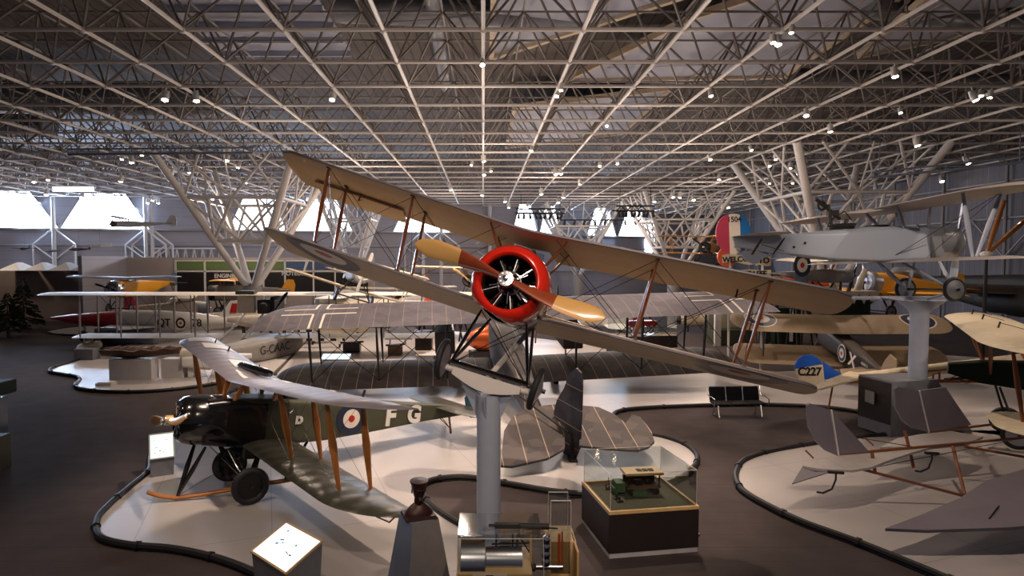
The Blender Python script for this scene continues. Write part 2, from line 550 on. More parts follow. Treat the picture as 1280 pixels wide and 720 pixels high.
class Wing:
    """plan form b = tip |x|, LE/TE with rounded tips; cambered section"""

    def __init__(s, xa, xb, le, chord, z, dih=0.0, th=0.055, camber=0.05, rle=0.6, rte=0.9, tip=0.25, inc=0.0, cut=None, sweep=0.0, scallop=0.0, tipA=True, tipB=True, rake=0.0, undulate=0.0, twist=0.0, piv=0.0):
        s.__dict__.update(locals())

    def edges(s, x):
        le = s.le - abs(x) * s.sweep; te = s.le - s.chord - abs(x) * s.sweep
        for end, on in ((s.xa, s.tipA), (s.xb, s.tipB)):
            if not on: continue
            d = abs(x - end)
            if s.rle > 0 and d < s.rle:
                q = 1 - d / s.rle; le -= (s.chord * (0.5 + s.rake)) * (1 - sqrt(max(0, 1 - q * q)))
            if s.rte > 0 and d < s.rte:
                q = 1 - d / s.rte; te += (s.chord * (0.5 - s.rake)) * (1 - sqrt(max(0, 1 - q * q)))
        if s.cut and abs(x) < s.cut[0]:
            q = min(1, (s.cut[0] - abs(x)) / 0.12); te += s.cut[1] * q
        if s.scallop: te += s.scallop * abs(sin(pi * x / 0.36))
        if le < te + 0.01: m = (le + te) / 2; le, te = m + 0.005, m - 0.005
        return le, te

    def P(s, x, t, side):
        le, te = s.edges(x); c = le - te
        tt = s.th * s.chord * min(1, c / s.chord * 1.2)
        h = 2.9 * (sqrt(t) * (1 - t)) * 0.55 * tt * 1.5
        cam = s.camber * c * 4 * t * (1 - t)
        zz = s.z + abs(x) * s.dih + cam + (h * 0.75 if side > 0 else -h * 0.35)
        if s.undulate and side > 0: zz += s.undulate * abs(cos(pi * x / 0.42)) * (1 - t) * t * 4
        y = le - t * c
        zz += (y - s.le + s.piv * s.chord) * (s.inc + s.twist * x / 4.5)
        return Vector((x, y, zz))

    def surf(s, x, y, side, eps=0.006):
        le, te = s.edges(x)
        t = min(0.995, max(0.002, (le - y) / (le - te)))
        p = s.P(x, t, side); p.z += side * eps
        return p

    def mesh(s, mb=None, nx=44, nt=9):
        mb = mb or MB()
        xs = set()
        L = s.xb - s.xa
        for i in range(nx + 1): xs.add(round(s.xa + L * i / nx, 4))
        for k in range(1, 9):
            q = 1 - cos(k * pi / 18)
            if s.tipA and s.rte: xs.add(round(s.xa + s.rte * q, 4))
            if s.tipB and s.rte: xs.add(round(s.xb - s.rte * q, 4))
        if s.cut:
            for q in (s.cut[0], s.cut[0] - 0.12): xs |= {q, -q}
        xs = sorted(x for x in xs if s.xa <= x <= s.xb)
        ts = [(1 - cos(pi * i / nt)) / 2 for i in range(nt + 1)]
        R = []
        for x in xs:
            r = [s.P(x, t, 1) for t in ts] + [s.P(x, t, -1) for t in reversed(ts[1:-1])]
            R.append(r)
        return mb.rings(R, True, True)

    def roundel(s, x, y, radii, mats, side, parent, name='roundel', n=32):
        mb = MB()
        rr = [radii[0]] + list(radii[1:]) + [0.0]
        for k in range(len(radii)):
            ro, ri = rr[k], rr[k + 1]
            mb.use(k)
            sub = 3
            R = []
            for i in range(sub + 1):
                r = ro + (ri - ro) * i / sub
                R.append([s.surf(x + r * cos(2 * pi * j / n), y + r * sin(2 * pi * j / n), side, 0.008) for j in range(n)])
            mb.rings(R)
        mb.v = list(mb.v)
        o = mb.build(name, mats, parent)
        return o

    def patch(s, pts, side, mat_, parent, name='marking', sub=6):
        """polygon quad strip projected onto surface: pts = 4 (x,y) corners"""
        mb = MB()
        a, b, c, d = [Vector(p) for p in pts]
        R = []
        for i in range(sub + 1):
            u = i / sub
            R.append([s.surf(*(a.lerp(b, u).lerp(d.lerp(c, u), j / sub)), side, 0.008) for j in range(sub + 1)])
        mb.rings(R, closed=False)
        return mb.build(name, mat_, parent)


def fuselage(secs, n=20, mb=None, cap=True):
    """secs: (y, halfwidth, ztop, zbot, squareness 0 round..1 box)"""
    mb = mb or MB()
    R = []
    for (y, hw, zt, zb, sq) in secs:
        ex = 2.0 + sq * 10
        r = []
        for j in range(n):
            a = 2 * pi * (j + 0.5) / n
            c, s_ = cos(a), sin(a)
            x = hw * (abs(c) ** (2 / ex)) * (1 if c > 0 else -1)
            z = (abs(s_) ** (2 / ex)) * (1 if s_ > 0 else -1)
            r.append(Vector((x, y, (zt + zb) / 2 + z * (zt - zb) / 2)))
        R.append(r)
    return mb.rings(R, cap, cap)


def strut(parent, a, b, w, mat_, name='interplane_strut', chord=2.2, fore=(0, 1, 0), taper=0.55):
    mb = MB()
    mb.tube(a, b, w * taper, w * taper, 8, chord, fore, mid=w)
    return mb.build(name, mat_, parent)


def wheel(parent, c, axis, R, r=0.055, tyre='tyre', disc='alu', cone=0.09, name='wheel'):
    mb = MB()
    mb.torus(c, axis, R - r, r)
    o = mb.build(name, M[tyre], parent)
    d = MB()
    d.lathe([(R - r * 1.5, -0.035), (R * 0.5, -cone * 0.6), (0.03, -cone), (0.001, -cone)], c, axis, 24)
    d.lathe([(R - r * 1.5, 0.035), (R * 0.5, cone * 0.6), (0.03, cone), (0.001, cone)], c, axis, 24)
    d.build('wheel_disc', M[disc], o)
    h = MB()
    a = Vector(axis).normalized()
    h.tube(Vector(c) - a * (cone + 0.05), Vector(c) + a * (cone + 0.05), 0.035, n=10)
    h.build('hub', M['gunmetal'], o)
    return o


def wires(parent, segs, r=0.006, mat_='gunmetal', name='bracing_wire'):
    for a, b in segs:
        mb = MB(); mb.tube(a, b, r, n=4)
        mb.build(name, M[mat_], parent)


def blade(mb_in, mb_out, hub, ang, L, W, split=0.5, tw=(0.75, 0.25), sweepz=0.12, th=0.03):
    """propeller blade in the plane perpendicular to Y"""
    d = Vector((cos(ang), 0, sin(ang))); e = Vector((-sin(ang), 0, cos(ang))); f = Vector((0, 1, 0))
    n = 12; K = 18
    R = []
    for i in range(K + 1):
        u = i / K
        r = 0.04 + (L - 0.04) * u
        wd = W * (0.36 + 0.64 * sin(min(1, u * 1.35) * pi / 2)) if u < 0.72 else W * sqrt(max(0.0, 1 - ((u - 0.72) / 0.285) ** 2.4))
        wd = max(wd, 0.01)
        t = th * (1.4 - u) + 0.006
        a = tw[0] + (tw[1] - tw[0]) * u
        off = sweepz * W * sin(u * pi) * 1.2
        ring = []
        for j in range(n):
            q = 2 * pi * j / n
            lx = cos(q) * wd / 2; ly = sin(q) * t
            ring.append(Vector(hub) + d * r + e * (lx * cos(a) + off - ly * sin(a) * 0.5) + f * (lx * sin(a) + ly))
        R.append(ring)
    k = int(K * split)
    mb_in.rings(R[:k + 1], True, False)
    mb_out.rings(R[k:], False, True)


def propeller(parent, hub, ang, L, W, split=0.5, m_in='prop_red', m_out='prop_tan', blades=2, boss=0.11, tw=(0.9, 0.3)):
    a = MB(); tips = []
    for i in range(blades):
        b = MB(); tips.append(b)
        blade(a, b, hub, ang + 2 * pi * i / blades, L, W, split, tw)
    a.lathe([(0.001, -0.09), (boss, -0.09), (boss, 0.05), (boss * 0.5, 0.07)], hub, (0, 1, 0), 20)
    o = a.build('propeller', M[m_in], parent)
    for b in tips: b.build('blade_tip', M[m_out], o)
    h = MB()
    h.lathe([(boss * 0.95, 0.05), (boss * 0.95, 0.075), (boss * 0.35, 0.08), (boss * 0.3, 0.14), (0.001, 0.15)], hub, (0, 1, 0), 20)
    for i in range(8):
        q = 2 * pi * i / 8
        h.tube(Vector(hub) + Vector((cos(q) * boss * .7, .07, sin(q) * boss * .7)), Vector(hub) + Vector((cos(q) * boss * .7, .1, sin(q) * boss * .7)), 0.013, n=6)
    h.build('propeller_hub', M['chrome'], o)
    return o


def disc_roundel(parent, mtx, radii, mats, name='roundel', n=32, th=0.006):
    mb = MB()
    for k, r in enumerate(radii):
        mb.use(k)
        z0 = th + k * 0.004
        ri = radii[k + 1] if k + 1 < len(radii) else 0.0005
        mb.lathe([(r, 0), (r, z0), (ri, z0)], (0, 0, 0), (0, 0, 1), n)
    mb.xf(mtx)
    return mb.build(name, mats, parent, smooth=False)


def radial_engine(parent, c, R, ncyl=9, name='rotary_engine', ax=(0, 1, 0)):
    mb = MB()
    c = Vector(c)
    mb.use(0)
    mb.lathe([(0.001, -0.12), (R * .42, -0.12), (R * .42, 0.08), (R * .25, 0.12), (0.05, 0.16), (0.001, 0.16)], c, ax, 24)
    e = mb.build(name, M['gunmetal'], parent)
    for i in range(ncyl):
        q = 2 * pi * i / ncyl + 0.2
        d = Vector((cos(q), 0, sin(q)))
        cy = MB()
        prof = []
        r0 = R * 0.14
        k = 9
        for f in range(k):
            h = R * 0.40 + R * 0.5 * f / k
            prof += [(r0 * 0.8, h), (r0 * 0.8, h + 0.006), (r0 * 1.12, h + 0.008), (r0 * 1.12, h + 0.018)]
        prof += [(r0 * .7, R * 0.93), (0.001, R * 0.93)]
        cy.lathe(prof, c, d, 12)
        o = cy.build('cylinder', M['gunmetal'], e)
        pr = MB()
        pr.tube(c + d * R * 0.3 + Vector((0, .1, 0)), c + d * R * 0.95 + Vector((0, .09, 0)), 0.012, n=6)
        pr.build('pushrod', M['chrome'], o)
    return e

# ============================================================ THE HALL
ZC = 11.9          # lower chord height
ZT = 14.2          # upper chord height
XW = 37.5          # right wall
mb = MB(); mb.add([(-75, -6, 0), (45, -6, 0), (45, 112, 0), (-75, 112, 0)], [(0, 1, 2, 3)])
struct(mb.build('floor', M['carpet'], smooth=False))

# far wall: two runs, with the clerestory band above 8.4 m
FA, FB, FC = Vector((-75, 62.0, 0)), Vector((-4, 79, 0)), Vector((XW, 100, 0))
mb = MB()
for a, b in ((FA, FB), (FB, FC)):
    mb.prism([a, b, b + Vector((0, 0, 8.45)), a + Vector((0, 0, 8.45))], (0, 0.6, 0))
wb = struct(mb.build('wall_far', M['wall'], smooth=False))
ledge = MB()
for a, b in ((FA, FB), (FB, FC)):
    for z in (8.4, 6.6, 3.4):
        ledge.tube(a + Vector((0, -.15, z)), b + Vector((0, -.15, z)), 0.09 if z < 8 else 0.16, n=6)
ledge.build('wall_rail', M['greygrain'], wb)


def farpt(px, off=0.0):
    """point of the far wall's foot line seen at picture column px"""
    k = (px - CX) / FOC
    for a, b in ((FA, FB), (FB, FC)):
        # x = k*y*c ; solve along a->b
        d = b - a
        t = (k * a.y - a.x) / (d.x - k * d.y)
        if -1e-6 <= t <= 1.0001:
            p = a + d * t
            return Vector((p.x, p.y + off, 0))
    return None


# trapezoid windows between inverted-triangle piers
wins = [(-60, 76, 44), (76, 189, 30), (286, 360, 18), (362, 442, 18), (491, 566, 14), (640, 672, 8), (674, 700, 7), (733, 770, 8), (772, 812, 8)]
pier = MB()
for i, (p0, p1, ins) in enumerate(wins):
    a, b = farpt(max(p0, -140), .1), farpt(p1, .1)
    d = (b - a); L = d.length; d.normalize()
    k = min(2.9, L * .27)
    zt = 12.6
    o = MB(); o.prism([a + Vector((0, 0, 8.5)), b + Vector((0, 0, 8.5)), b - d * k + Vector((0, 0, zt)), a + d * k + Vector((0, 0, zt))], (0, 0.05, 0))
    wn = struct(o.build('window_%d' % (i + 1), M['window'], smooth=False))
    fr = MB()
    P = [a + Vector((0, -.05, 8.5)), b + Vector((0, -.05, 8.5)), b - d * k + Vector((0, -.05, zt)), a + d * k + Vector((0, -.05, zt))]
    for q in range(4): fr.tube(P[q], P[(q + 1) % 4], 0.09, n=6)
    fr.build('window_frame', M['greygrain'], wn)
# upper wall filling round the windows (a row of solid piers)
zz0, zz1 = 8.45, 17.0
up = MB()
edges = [-140] + [e for w_ in wins for e in (w_[0], w_[1])] + [None]


def wallseg(mb, pts, y=0.12):
    mb.prism([p + Vector((0, y, 0)) for p in pts], (0, 0.5, 0))


prev = None
for i, (p0, p1, ins) in enumerate(wins):
    a, b = farpt(max(p0, -140)), farpt(p1)
    d = (b - a); L = d.length; d.normalize(); k = min(2.9, L * .27)
    z1 = 12.6
    wallseg(up, [a + Vector((0, 0, 8.45)), a + d * k + Vector((0, 0, z1)), a + Vector((0, 0, z1))])
    wallseg(up, [b + Vector((0, 0, 8.45)), b + Vector((0, 0, z1)), b - d * k + Vector((0, 0, z1))])
    if prev is not None and (a - prev).length > 0.3:
        wallseg(up, [prev + Vector((0, 0, 8.45)), a + Vector((0, 0, 8.45)), a + Vector((0, 0, z1)), prev + Vector((0, 0, z1))])
    prev = b
wallseg(up, [prev + Vector((0, 0, 8.45)), FC + Vector((0, 0, 8.45)), FC + Vector((0, 0, 12.6)), prev + Vector((0, 0, 12.6))])
for a, b in ((FA, FB), (FB, FC)):
    wallseg(up, [a + Vector((0, 0, 12.6)), b + Vector((0, 0, 12.6)), b + Vector((0, 0, 17)), a + Vector((0, 0, 17))])
struct(up.build('wall_far_upper', M['wall'], smooth=False))
# daylight entering through the clerestory
for px, pw in ((20, 3000), (135, 2600), (325, 1100), (400, 900), (530, 500), (680, 500), (770, 1800)):
    p = farpt(px, -.6)
    area((p.x, p.y, 10.3), (p.x * .75, p.y - 22, 6), pw, 8, 3.2, COOL)

mb = MB(); mb.prism([(XW, -6, 0), (XW, 112, 0), (XW, 112, 17), (XW, -6, 17)], (0.5, 0, 0))
rw = struct(mb.build('wall_right', M['wall_ribbed'], smooth=False))
g = MB()
for z in (2.5, 5.2, 8.0, 10.6): g.tube((XW - .2, -5, z), (XW - .2, 99, z), 0.08, n=6)
for k in range(14):
    y = 20 + k * 6
    g.tube((XW - .35, y, 0), (XW - .35, y, 14), 0.12, n=6)
    g.tube((XW - .35, y, 5.2), (XW - .35, y + 3, 8), 0.07, n=6); g.tube((XW - .35, y + 3, 8), (XW - .35, y + 6, 5.2), 0.07, n=6)
g.build('wall_girt', M['greygrain'], rw)
mb = MB(); mb.prism([(-75, -6, 0), (-75, 64, 0), (-75, 64, 17), (-75, -6, 17)], (-0.5, 0, 0))
struct(mb.build('wall_left', M['wall'], smooth=False))
# tall bright door slot in the far right corner
a = farpt(806, -.2); b = farpt(817, -.2)
mb = MB(); mb.prism([a + Vector((0, 0, 5.2)), b + Vector((0, 0, 6.5)), b + Vector((0, 0, 11)), a + Vector((0, 0, 11))], (0, 0.05, 0))
struct(mb.build('window_10', M['window'], smooth=False))

# roof deck
mb = MB(); mb.prism([(-76, -6, 17), (46, -6, 17), (46, 112, 17), (-76, 112, 17)], (0, 0, 0.3))
struct(mb.build('ceiling', M['deck'], smooth=False))

# space frame: lower grid on 3 m centres, upper grid offset by half a bay
G = 3.0
x0, x1, y0, y1 = -54, 36, 12.45, 96
nx = int((x1 - x0) / G); ny = int((y1 - y0) / G)
OY = 18.80 - 2 * G


def inside(x, y):
    if x < 0: lim = FA.y + (x - FA.x) / (FB.x - FA.x) * (FB.y - FA.y)
    else: lim = FB.y + (x - FB.x) / (FC.x - FB.x) * (FC.y - FB.y)
    return y < lim - 1.0


low = MB(); upc = MB(); web = MB(); nod = MB()
for j in range(0, 30):
    y = OY + j * G
    xs = [x0 + i * G for i in range(nx + 1) if inside(x0 + i * G, y)]
    if len(xs) > 1:
        low.tube((xs[0], y, ZC), (xs[-1], y, ZC), 0.068, n=6)
for i in range(nx + 1):
    x = x0 + i * G
    ys = [OY + j * G for j in range(30) if inside(x, OY + j * G)]
    low.tube((x, ys[0], ZC), (x, ys[-1], ZC), 0.066, n=6)
for j in range(-1, 30):
    y = OY + (j + .5) * G
    xs = [x0 + (i + .5) * G for i in range(-1, nx + 1) if inside(x0 + (i + .5) * G, y)]
    if len(xs) > 1: upc.tube((xs[0], y, ZT), (xs[-1], y, ZT), 0.045, n=5)
for i in range(-1, nx + 1):
    x = x0 + (i + .5) * G
    ys = [OY + (j + .5) * G for j in range(-1, 30) if inside(x, OY + (j + .5) * G)]
    if len(ys) > 1: upc.tube((x, ys[0], ZT), (x, ys[-1], ZT), 0.045, n=5)
for i in range(nx + 1):
    for j in range(0, 30):
        x, y = x0 + i * G, OY + j * G
        if not inside(x, y): continue
        if y < 36: nod.ball((x, y, ZC), 0.12, 8, 5)
        for dx in (-.5, .5):
            for dy in (-.5, .5):
                if inside(x + dx * G, y + dy * G):
                    web.tube((x, y, ZC), (x + dx * G, y + dy * G, ZT), 0.043, n=5 if y < 40 else 4)
fr = struct(low.build('space_frame', M['steel'], smooth=True))
upc.build('upper_chord', M['steel_dark'], fr); web.build('web_member', M['steel_dark'], fr); nod.build('node', M['steel'], fr)

# large sloped baffle panels and edge battens above the frame
for pts, nm in (([(0.4, 29.6, 14.6), (0.4, 14, 16.3), (8.2, 14, 16.3), (7.8, 23.5, 15.0)], 'roof_baffle'),
                ([(4.4, 33.3, 14.6), (9.0, 26.5, 15.3), (17.5, 20, 16.3), (16.0, 33.3, 14.8)], 'roof_baffle'),
                ([(2, 40, 14.8), (12, 40, 16), (12, 54, 16), (2, 54, 14.8)], 'roof_baffle'),
                ([(14, 12, 14.8), (20, 12, 16), (24, 30, 16), (18, 30, 14.8)], 'roof_baffle')):
    o = MB(); o.prism(pts, (0, 0, 0.12))
    b = struct(o.build(nm, M['baffle'], smooth=False))
    e = MB()
    for q in range(4): e.box(((Vector(pts[q]) + Vector(pts[(q + 1) % 4])) / 2), (0.22, (Vector(pts[q]) - Vector(pts[(q + 1) % 4])).length, 0.3), (Vector(pts[(q + 1) % 4]) - Vector(pts[q])).to_track_quat('Y', 'Z').to_matrix())
    e.build('baffle_batten', M['baffle_edge'], b)
for k in range(5):
    o = MB(); y = 22.0 + k * 1.75
    o.box((-9.4, y, 15.0), (6.2, 1.7, 0.1)); o.box((-9.4, y + .85, 14.85), (6.2, 0.14, 0.3))
    struct(o.build('roof_panel', M['baffle'], smooth=False))
ducts = [((-31, 39, 15.2), (-17, 40, 15.2), 1.0), ((-46, 46, 15.0), (-32, 46, 15.0), 1.0), ((-1.8, 13, 15.3), (-2.2, 37, 15.3), 0.36),
         ((-6, 25.5, 15.2), (4.5, 26.5, 15.2), 0.55), ((16, 26, 15.5), (34, 30, 15.5), 0.5), ((-50, 20, 15.6), (-20, 21, 15.6), 1.1), ((6, 34, 15.2), (30, 36, 15.2), 0.5)]
for a, b, r in ducts:
    o = MB(); o.tube(a, b, r, n=18)
    struct(o.build('air_duct', M['duct'], smooth=True))

# tree columns: four raking legs with laced faces


def tree_column(bx, by, bz, w, label, legr=0.24):
    r = root('tree_column', label, 'column', (bx, by, 0), group=None)
    sh = MB()
    sh.lathe([(0.75, 0), (0.75, bz - .5), (0.62, bz)], n=16, cap1=True)
    sh.build('column_shaft', M['greygrain'], r)
    h = w / 2
    top = [Vector((sx * h, sy * h, ZC)) for sx, sy in ((-1, -1), (1, -1), (1, 1), (-1, 1))]
    bot = [Vector((sx * .3, sy * .3, bz)) for sx, sy in ((-1, -1), (1, -1), (1, 1), (-1, 1))]
    for a, b in zip(bot, top):
        m = MB(); m.tube(a, b, legr, n=12); m.build('leg', M['steel'], r)
    lac = MB()
    lev = [0.36, 0.68, 1.0]
    for q in range(4):
        a0, a1, b0, b1 = bot[q], top[q], bot[(q + 1) % 4], top[(q + 1) % 4]
        for li, t in enumerate(lev):
            p, s_ = a0.lerp(a1, t), b0.lerp(b1, t)
            if t < 1: lac.tube(p, s_, 0.12, n=6)
            if li > 0:
                t0 = lev[li - 1]
                p0, s0 = a0.lerp(a1, t0), b0.lerp(b1, t0)
                m0 = p0.lerp(s0, .5); m1 = p.lerp(s_, .5)
                if li == 1:
                    for u, v in ((p0, m1), (s0, m1), (p0, p.lerp(s_, .25)), (s0, p.lerp(s_, .75)), (m0, p), (m0, s_)): lac.tube(u, v, 0.10, n=6)
                else:
                    for k in range(3):
                        u0 = p0.lerp(s0, k / 2) if k < 3 else s0
                        for d_ in (-1, 1):
                            f = k / 2 + d_ / 3
                            if 0 <= f <= 1: lac.tube(u0, p.lerp(s_, f), 0.085, n=6)
                    lac.tube(p0.lerp(s0, .5), p.lerp(s_, .5), 0.06, n=6)
    lac.build('lacing', M['steel'], r)
    return r


tree_column(-16.5, 43.9, 3.2, 9, 'white laced tree column rising behind the gallery biplane, left of the grey wing tip')
tree_column(22.7, 40.6, 3.2, 9, 'pale laced tree column behind the silver biplane with tricolour rudder')
tree_column(-13.5, 64, 3.2, 6, 'far laced tree column seen between the two left wing tips', .2)
tree_column(20.5, 66, 3.2, 9, 'far laced tree column left of the tricolour rudder', .2)
tree_column(12.0, 78, 3.2, 9, 'farthest laced tree column by the bright right clerestory windows', .2)

# wall bracket trusses (pipes beneath the clerestory)
for px, zb in ((75, 3.0), (188, 3.0), (196, 3.0), (552, 3.2), (612, 3.4), (530, 3.2)):
    p = farpt(px, -.8)
    m = MB()
    z = [3.2, 6.7, 8.5]
    m.tube((0, 0, 0), (0, 0, 12.2), 0.22, n=8)
    m.tube((-2.3, 0, z[0]), (-2.3, 0, z[1]), 0.12, n=6); m.tube((2.3, 0, z[0]), (2.3, 0, z[1]), 0.12, n=6)
    m.tube((-2.3, 0, z[1]), (0, 0, z[2]), 0.12, n=6); m.tube((2.3, 0, z[1]), (0, 0, z[2]), 0.12, n=6)
    m.tube((-2.3, 0, z[1]), (0, 0, 5.0), 0.08, n=6); m.tube((2.3, 0, z[1]), (0, 0, 5.0), 0.08, n=6)
    o = m.build('wall_bracket', M['steel']); o.location = p
    struct(o)
m = MB()
a, b = farpt(200, -1), farpt(285, -1)
for k in range(8):
    p, q = a.lerp(b, k / 8), a.lerp(b, (k + 1) / 8)
    m.tube(p + Vector((0, 0, 3.6)), q + Vector((0, 0, 3.6)), .1, n=6); m.tube(p + Vector((0, 0, 6.3)), q + Vector((0, 0, 6.3)), .1, n=6)
    m.tube(p + Vector((0, 0, 3.6)), p.lerp(q, .5) + Vector((0, 0, 6.3)), .08, n=6); m.tube(q + Vector((0, 0, 3.6)), p.lerp(q, .5) + Vector((0, 0, 6.3)), .08, n=6)
struct(m.build('wall_truss', M['steel']))

# ------------------------------------------------------------ platforms with curbs


def smooth_poly(P, closed=True, sub=6):
    n = len(P); out = []
    rng = range(n) if closed else range(n - 1)
    for i in rng:
        p0 = P[(i - 1) % n] if (closed or i > 0) else P[0]; p1 = P[i]; p2 = P[(i + 1) % n]
        p3 = P[(i + 2) % n] if (closed or i < n - 2) else P[-1]
        for k in range(sub):
            t = k / sub
            out.append(0.5 * ((2 * p1) + (p2 - p0) * t + (2 * p0 - 5 * p1 + 4 * p2 - p3) * t * t + (3 * p1 - p0 - 3 * p2 + p3) * t ** 3))
    if not closed: out.append(P[-1])
    return out


PH = 0.05


def platform(idx, edges_, label):
    """edges_: list of (px,py) runs; 'c' runs carry the black curb, 's' runs are plain"""
    allp = []; o = None; curbs = []
    for kind, pts in edges_:
        P = [gr(x, y, 0) if isinstance(x, (int, float)) and not (kind == 'w') else None for x, y in pts] if kind != 'w' else [Vector((x, y, 0)) for x, y in pts]
        if kind == 'c':
            sp = smooth_poly(P, False, 8); curbs.append(sp); allp += sp
        else: allp += P
    import mathutils.geometry as mg
    tess = mg.tessellate_polygon([[p for p in allp]])
    n = len(allp)
    m = MB()
    m.add([(p.x, p.y, PH) for p in allp], [tuple(t) for t in tess])
    m.add([(p.x, p.y, PH) for p in allp] + [(p.x, p.y, 0) for p in allp], [(i, (i + 1) % n, (i + 1) % n + n, i + n) for i in range(n)])
    me = m.build('display_platform', M['platform'], smooth=False)
    for pl in me.data.polygons:
        pass
    import bmesh
    bm = bmesh.new(); bm.from_mesh(me.data)
    for f in bm.faces:
        f.normal_update()
        if abs(f.normal.z) > .5 and f.normal.z < 0: f.normal_flip()
    bm.to_mesh(me.data); bm.free()
    struct(me)
    for sp in curbs:
        c = MB(); c.path([p + Vector((0, 0, 0.075)) for p in sp], 0.065, 8)
        dist = 0
        for k in range(1, len(sp) - 1):
            dist += (sp[k] - sp[k - 1]).length
            if dist > 1.4:
                dist = 0; d_ = (sp[k + 1] - sp[k]).normalized()
                c.tube(sp[k] - d_ * .03 + Vector((0, 0, .075)), sp[k] + d_ * .03 + Vector((0, 0, .075)), 0.085, n=8)
        c.build('rubber_curb', M['curb'], me)
    return me


# central island: Avro, bomber, running behind the bench
platform(1, [('c', [(345, 470), (300, 488), (262, 505), (238, 525), (213, 548), (190, 572), (186, 592), (160, 615), (135, 637), (121, 655), (125, 676), (160, 686), (215, 691), (270, 703), (318, 722), (345, 745)]),
             ('s', [(420, 790), (560, 790)]),
             ('s', [(590, 680)]),
             ('c', [(578, 662), (552, 646), (533, 629), (527, 613), (540, 604), (570, 600), (600, 602), (650, 611), (700, 619), (760, 622), (815, 615), (856, 598), (872, 576), (858, 560), (832, 550), (800, 543), (772, 532), (766, 522), (780, 515), (830, 511), (930, 508), (1010, 510), (1060, 515), (1105, 524), (1150, 534)]),
             ('s', [(1240, 545), (1330, 552), (1330, 455), (1180, 445), (1060, 462), (970, 466), (850, 455), (740, 432), (640, 420), (520, 412), (400, 410)]),
             ], '')
# left island: flying boat and wrecked hull
platform(2, [('c', [(160, 432), (130, 441), (97, 452), (70, 460), (62, 466), (80, 470), (97, 473), (99, 478), (94, 484), (106, 489), (144, 492), (191, 491), (240, 486), (290, 478), (338, 470)]),
             ('s', [(400, 410), (180, 412)])], '')
# far left island
platform(3, [('c', [(130, 407), (90, 410), (60, 415), (72, 419), (110, 420), (170, 417)]), ('s', [(250, 404), (200, 401)])], '')
# right island: twin boom tail
platform(4, [('c', [(1150, 541), (1119, 546), (1076, 549), (1024, 557), (966, 567), (932, 578), (921, 592), (922, 608), (938, 624), (996, 654), (1073, 683), (1161, 719), (1220, 745)]),
             ('s', [(1400, 800), (1500, 640), (1400, 545), (1230, 540)])], '')

# ------------------------------------------------------------ gallery walls on the left
gw = MB()
gw.box((-20.5, 52, 2.6), (22.6, 0.5, 5.2))
gal = struct(gw.build('wall_gallery', M['beigewall'], smooth=False))


def panel(px0, px1, py0, py1, Y, m_, name, parent, th=.08):
    a = at(px0, py1, Y); b = at(px1, py0, Y)
    o = MB(); o.box(((a.x + b.x) / 2, Y, (a.z + b.z) / 2), (abs(b.x - a.x), th, abs(b.z - a.z)))
    return o.build(name, M[m_], parent, smooth=False)


gw.v  # (kept)
gal.data.materials[0] = M['beigewall']
for a_, b_ in ((221, 256), (257, 293), (294, 329), (330, 356)): panel(a_, b_, 327, 337, 51.7, 'green', 'green_panel', gal)
for a_, b_ in ((357, 392), (393, 420), (421, 460)): panel(a_, b_, 327, 337, 51.7, 'panelblue', 'blue_panel', gal)
for a_, b_ in ((221, 256), (257, 292), (294, 328), (330, 360), (361, 391), (393, 418), (419, 460)): panel(a_, b_, 341, 366, 51.7, 'photo', 'photo_panel', gal)
for px in (220, 256.5, 293.5, 329.5, 356.5, 392, 419):
    panel(px - .6, px + .6, 325, 380, 51.66, 'white', 'mullion', gal, .1)
for py in (326, 339): panel(220, 460, py - .8, py + .8, 51.66, 'white', 'rail', gal, .1)
for tx, px in (('ENGINES', 282), ('MOTEURS', 368)):
    p = at(px, 345 if px < 300 else 342, 51.6)
    text_mesh(tx, .48, frame(p, (1, 0, 0), (0, 0, 1)), M['white'], gal, 'wall_lettering', .01, bold=.012)
b2 = MB(); b2.box((-44.5, 50.3, 2.08), (26, .4, 4.16))
dw = struct(b2.build('wall_diorama', M['beigewall'], smooth=False))
dw.data.materials[0] = mat('diorama_wall_paint', (128, 114, 104), .8, noise=.25, scale=.6)
lw = MB(); lw.box((-30.1, 49, 2.65), (.3, 6, 5.3))
struct(lw.build('wall_divider', M['wall'], smooth=False))

# ============================================================ RED-COWLED BIPLANE ON ITS POST
hero = root('biplane', 'large tan fabric two-bay biplane with red engine cowl, banked and climbing on a grey post', 'aeroplane',
            (0.375, 9.039, 4.67), (0.226, -0.256, 2.903))
HM = Matrix.Translation((0.375, 9.039, 4.67)) @ Euler((0.226, -0.256, 2.903)).to_matrix().to_4x4()
zu, gp, yu, stg, du, dl, ch = 0.80, 1.214, -0.167, 0.355, 0.066, 0.045, 1.52
# ---- wings
al_in, al_out = 2.45, 4.25


def hero_wing(name, y_le, z, dih, cut, xa, xb, tA, tB, ail):
    wg = Wing(xa, xb, y_le, ch, z, dih, 0.05, 0.045, rle=0.42, rte=0.14, cut=cut, tipA=tA, tipB=tB, rake=.34, scallop=0.006, inc=.07, twist=.045 if z > 0 else .05, piv=.5)
    o = wg.mesh(nx=70).build(name, [M['linen']], hero)
    return wg, o


WU, wu = hero_wing('upper_wing', yu, zu, du, (0.42, 0.62), -4.82, 4.66, True, True, 1)
